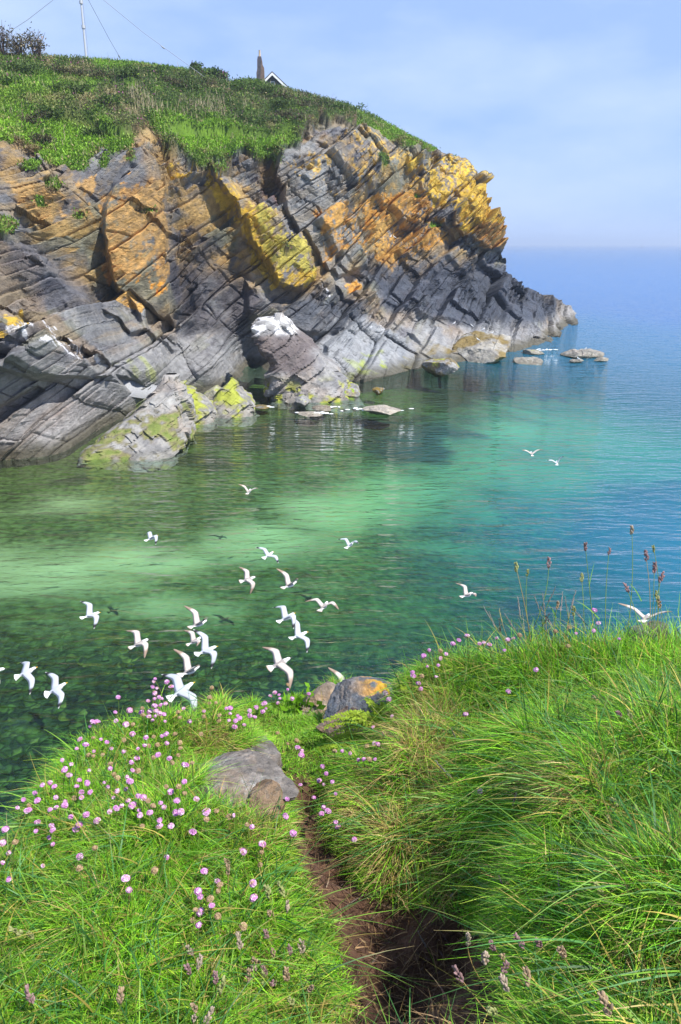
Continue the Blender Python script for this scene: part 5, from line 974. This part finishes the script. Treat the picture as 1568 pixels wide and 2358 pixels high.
for (hx_, hy_, bx_, by_, kd, lb, gp_) in ST:
    b, ms = hit(bx_, by_)
    if ms > 0: b, ms = hit(bx_, by_ + 30)
    zd = (b-CAM) @ FWD; p = at_d(np.array(hx_), np.array(hy_), zd - (.03 if hy_ > 1500 else .0)); Ls = (.027 if kd == 'c' else .055)*(.8+.5*q.random()); b = b - np.array([0, 0, .02])
    t = empty('seeding_stalk', b); tag(t, lb, 'grass stalk', gp_, 'thing'); top = p - b - np.array([0, 0, Ls*.5]); bend = np.array([q.normal()*.012, q.normal()*.012, 0])
    V, F, c = curve_stem(np.zeros(3), top, bend, np.linspace(.0016, .0009, 8), (.20, .28, .05) if q.random() < .75 else (.34, .24, .09)); obj('stem', make_mesh('grass_stalk', V, F, {'Col': c}), M_STEM, t)
    V, F, c = seed_head(kd, Ls, q); d = top - bend*4*.8; d = Vector(d - bend*2).normalized() + Vector((0, 0, .3)); h = obj('seed_head', make_mesh('seed_head', V, F, {'Col': c}, smooth=False), M_PETAL, t); h.location = top; h.rotation_euler = d.to_track_quat('Z', 'Y').to_euler()
    if kd == 'c' and hy_ < 1500:
        e = top*(.35+.2*q.random()) + bend*3.5; dl = np.array([q.normal()*.6, q.normal()*.4, 1.]); Pn = e[None]*1.0; n = 6; tt = np.linspace(0, 1, n)[:, None]; Pn = e + dl*.10*tt + np.array([0, 0, -.03])*tt**2; sdv = np.array([.7, .7, 0]); wv = .0032*(1-tt**2)
        V = np.concatenate([Pn - sdv*wv, Pn + sdv*wv]); F = np.array([[i, i+1, n+i+1, n+i] for i in range(n-1)]); obj('leaf', make_mesh('stalk_leaf', V, F, {'Col': np.full((len(V), 3), 1.)*np.array([.13, .27, .03])}), M_STEM, t)

# ------------------------------------------------------------------ fern fronds and a leafy plant by the rocks
def fern(px, py, tips, label, seed):
    q = np.random.default_rng(seed); b, _ = hit(px, py); t = empty('fern', b); tag(t, label, 'fern'); zd = (b-CAM) @ FWD
    for (tx, ty) in tips:
        p = at_d(np.array(float(tx)), np.array(float(ty)), zd - .02 + .06*q.random()) - b; n = 22; tt = np.linspace(0, 1, n)[:, None]; L = np.linalg.norm(p); Pn = p*tt + np.array([0, 0, .28*L])*(4*tt*(1-tt))*.5; parts = []
        V, F = tube(Pn, np.linspace(.0016, .0006, n), 4); parts.append((V, F, np.array([.24, .30, .03])))
        T = np.gradient(Pn, axis=0); T /= np.linalg.norm(T, axis=1)[:, None]; sdv = np.cross(T, [0, -.4, 1.]); sdv /= np.linalg.norm(sdv, axis=1)[:, None]
        for k in range(2, n):
            w = .022*(1-(k/n)**1.5)+.003
            for s in (-1, 1):
                for a, wd in ((0, .0045), (.5, .0035)):
                    o = Pn[k] - T[k]*a*.008; d = sdv[k]*s*w*(.8+.4*q.random()) + T[k]*w*.5 + np.array([0, 0, .004*q.normal()]); u = T[k]*wd; parts.append((np.array([o-u*.5, o+d*.55-u, o+d, o+d*.5+u*1.2]), np.array([[0, 1, 2, 3]]), np.array([.27, .38, .03])*(.7+.6*q.random())))
        V, F, c = merge(parts); obj('frond', make_mesh('fern_frond', V, F, {'Col': c}, smooth=False), M_PETAL, t)
fern(885, 1672, [(742,1660),(748,1676),(790,1644),(822,1650),(842,1610),(862,1632),(880,1618),(760,1694),(900,1640)], 'yellow-green ferny plant spreading over the brownish rock', 11)
fern(835, 1712, [(706,1742),(716,1746),(770,1702),(782,1694),(752,1706),(740,1722),(800,1690)], 'yellow-green ferny plant arching towards the path below the rocks', 12)
fern(960, 1650, [(920,1578),(926,1600),(945,1590),(935,1622)], 'upright leafy green sprig at the corner of the right bank', 13)
q = np.random.default_rng(3); b, _ = hit(706, 1648); n = 150; pp = q.normal(size=(n, 3))*np.array([.055, .05, .018]) + np.array([0, 0, .035]); pp[:, 2] = np.maximum(pp[:, 2], .004); cc = np.array([.15, .32, .02])*(.6+.7*q.random((n, 1))); V, F, cc = leaf_cards(pp, .03+.02*q.random(n), cc, 4, up=.5, aspect=1.3)
tag(obj('leafy_plant', make_mesh('leafy_plant', V, F, {'Col': cc}, smooth=False), M_PETAL, None, b), 'bright green leafy plant at the foot of the pale buff rock', 'plant')

# ------------------------------------------------------------------ sea haze: one even box of air over the whole scene
m, t, o = mat('sea_haze'); pv = N(t, 'ShaderNodeVolumePrincipled'); pv.inputs['Color'].default_value = (.68, .80, 1, 1); pv.inputs['Density'].default_value = .00028; pv.inputs['Anisotropy'].default_value = .2
t.links.new(pv.outputs[0], o.inputs['Volume'])
hx0, hx1, hy0, hy1, hz0, hz1 = -25000, 25000, -25000, 25000, -40, 75
V = np.array([(a, b, c) for c in (hz0, hz1) for b in (hy0, hy1) for a in (hx0, hx1)], float); F = np.array([[0, 2, 3, 1], [4, 5, 7, 6], [0, 1, 5, 4], [2, 6, 7, 3], [0, 4, 6, 2], [1, 3, 7, 5]])
tag(obj('haze', make_mesh('haze', V, F, smooth=False), m), 'thin blue sea haze', 'haze', kind='stuff')
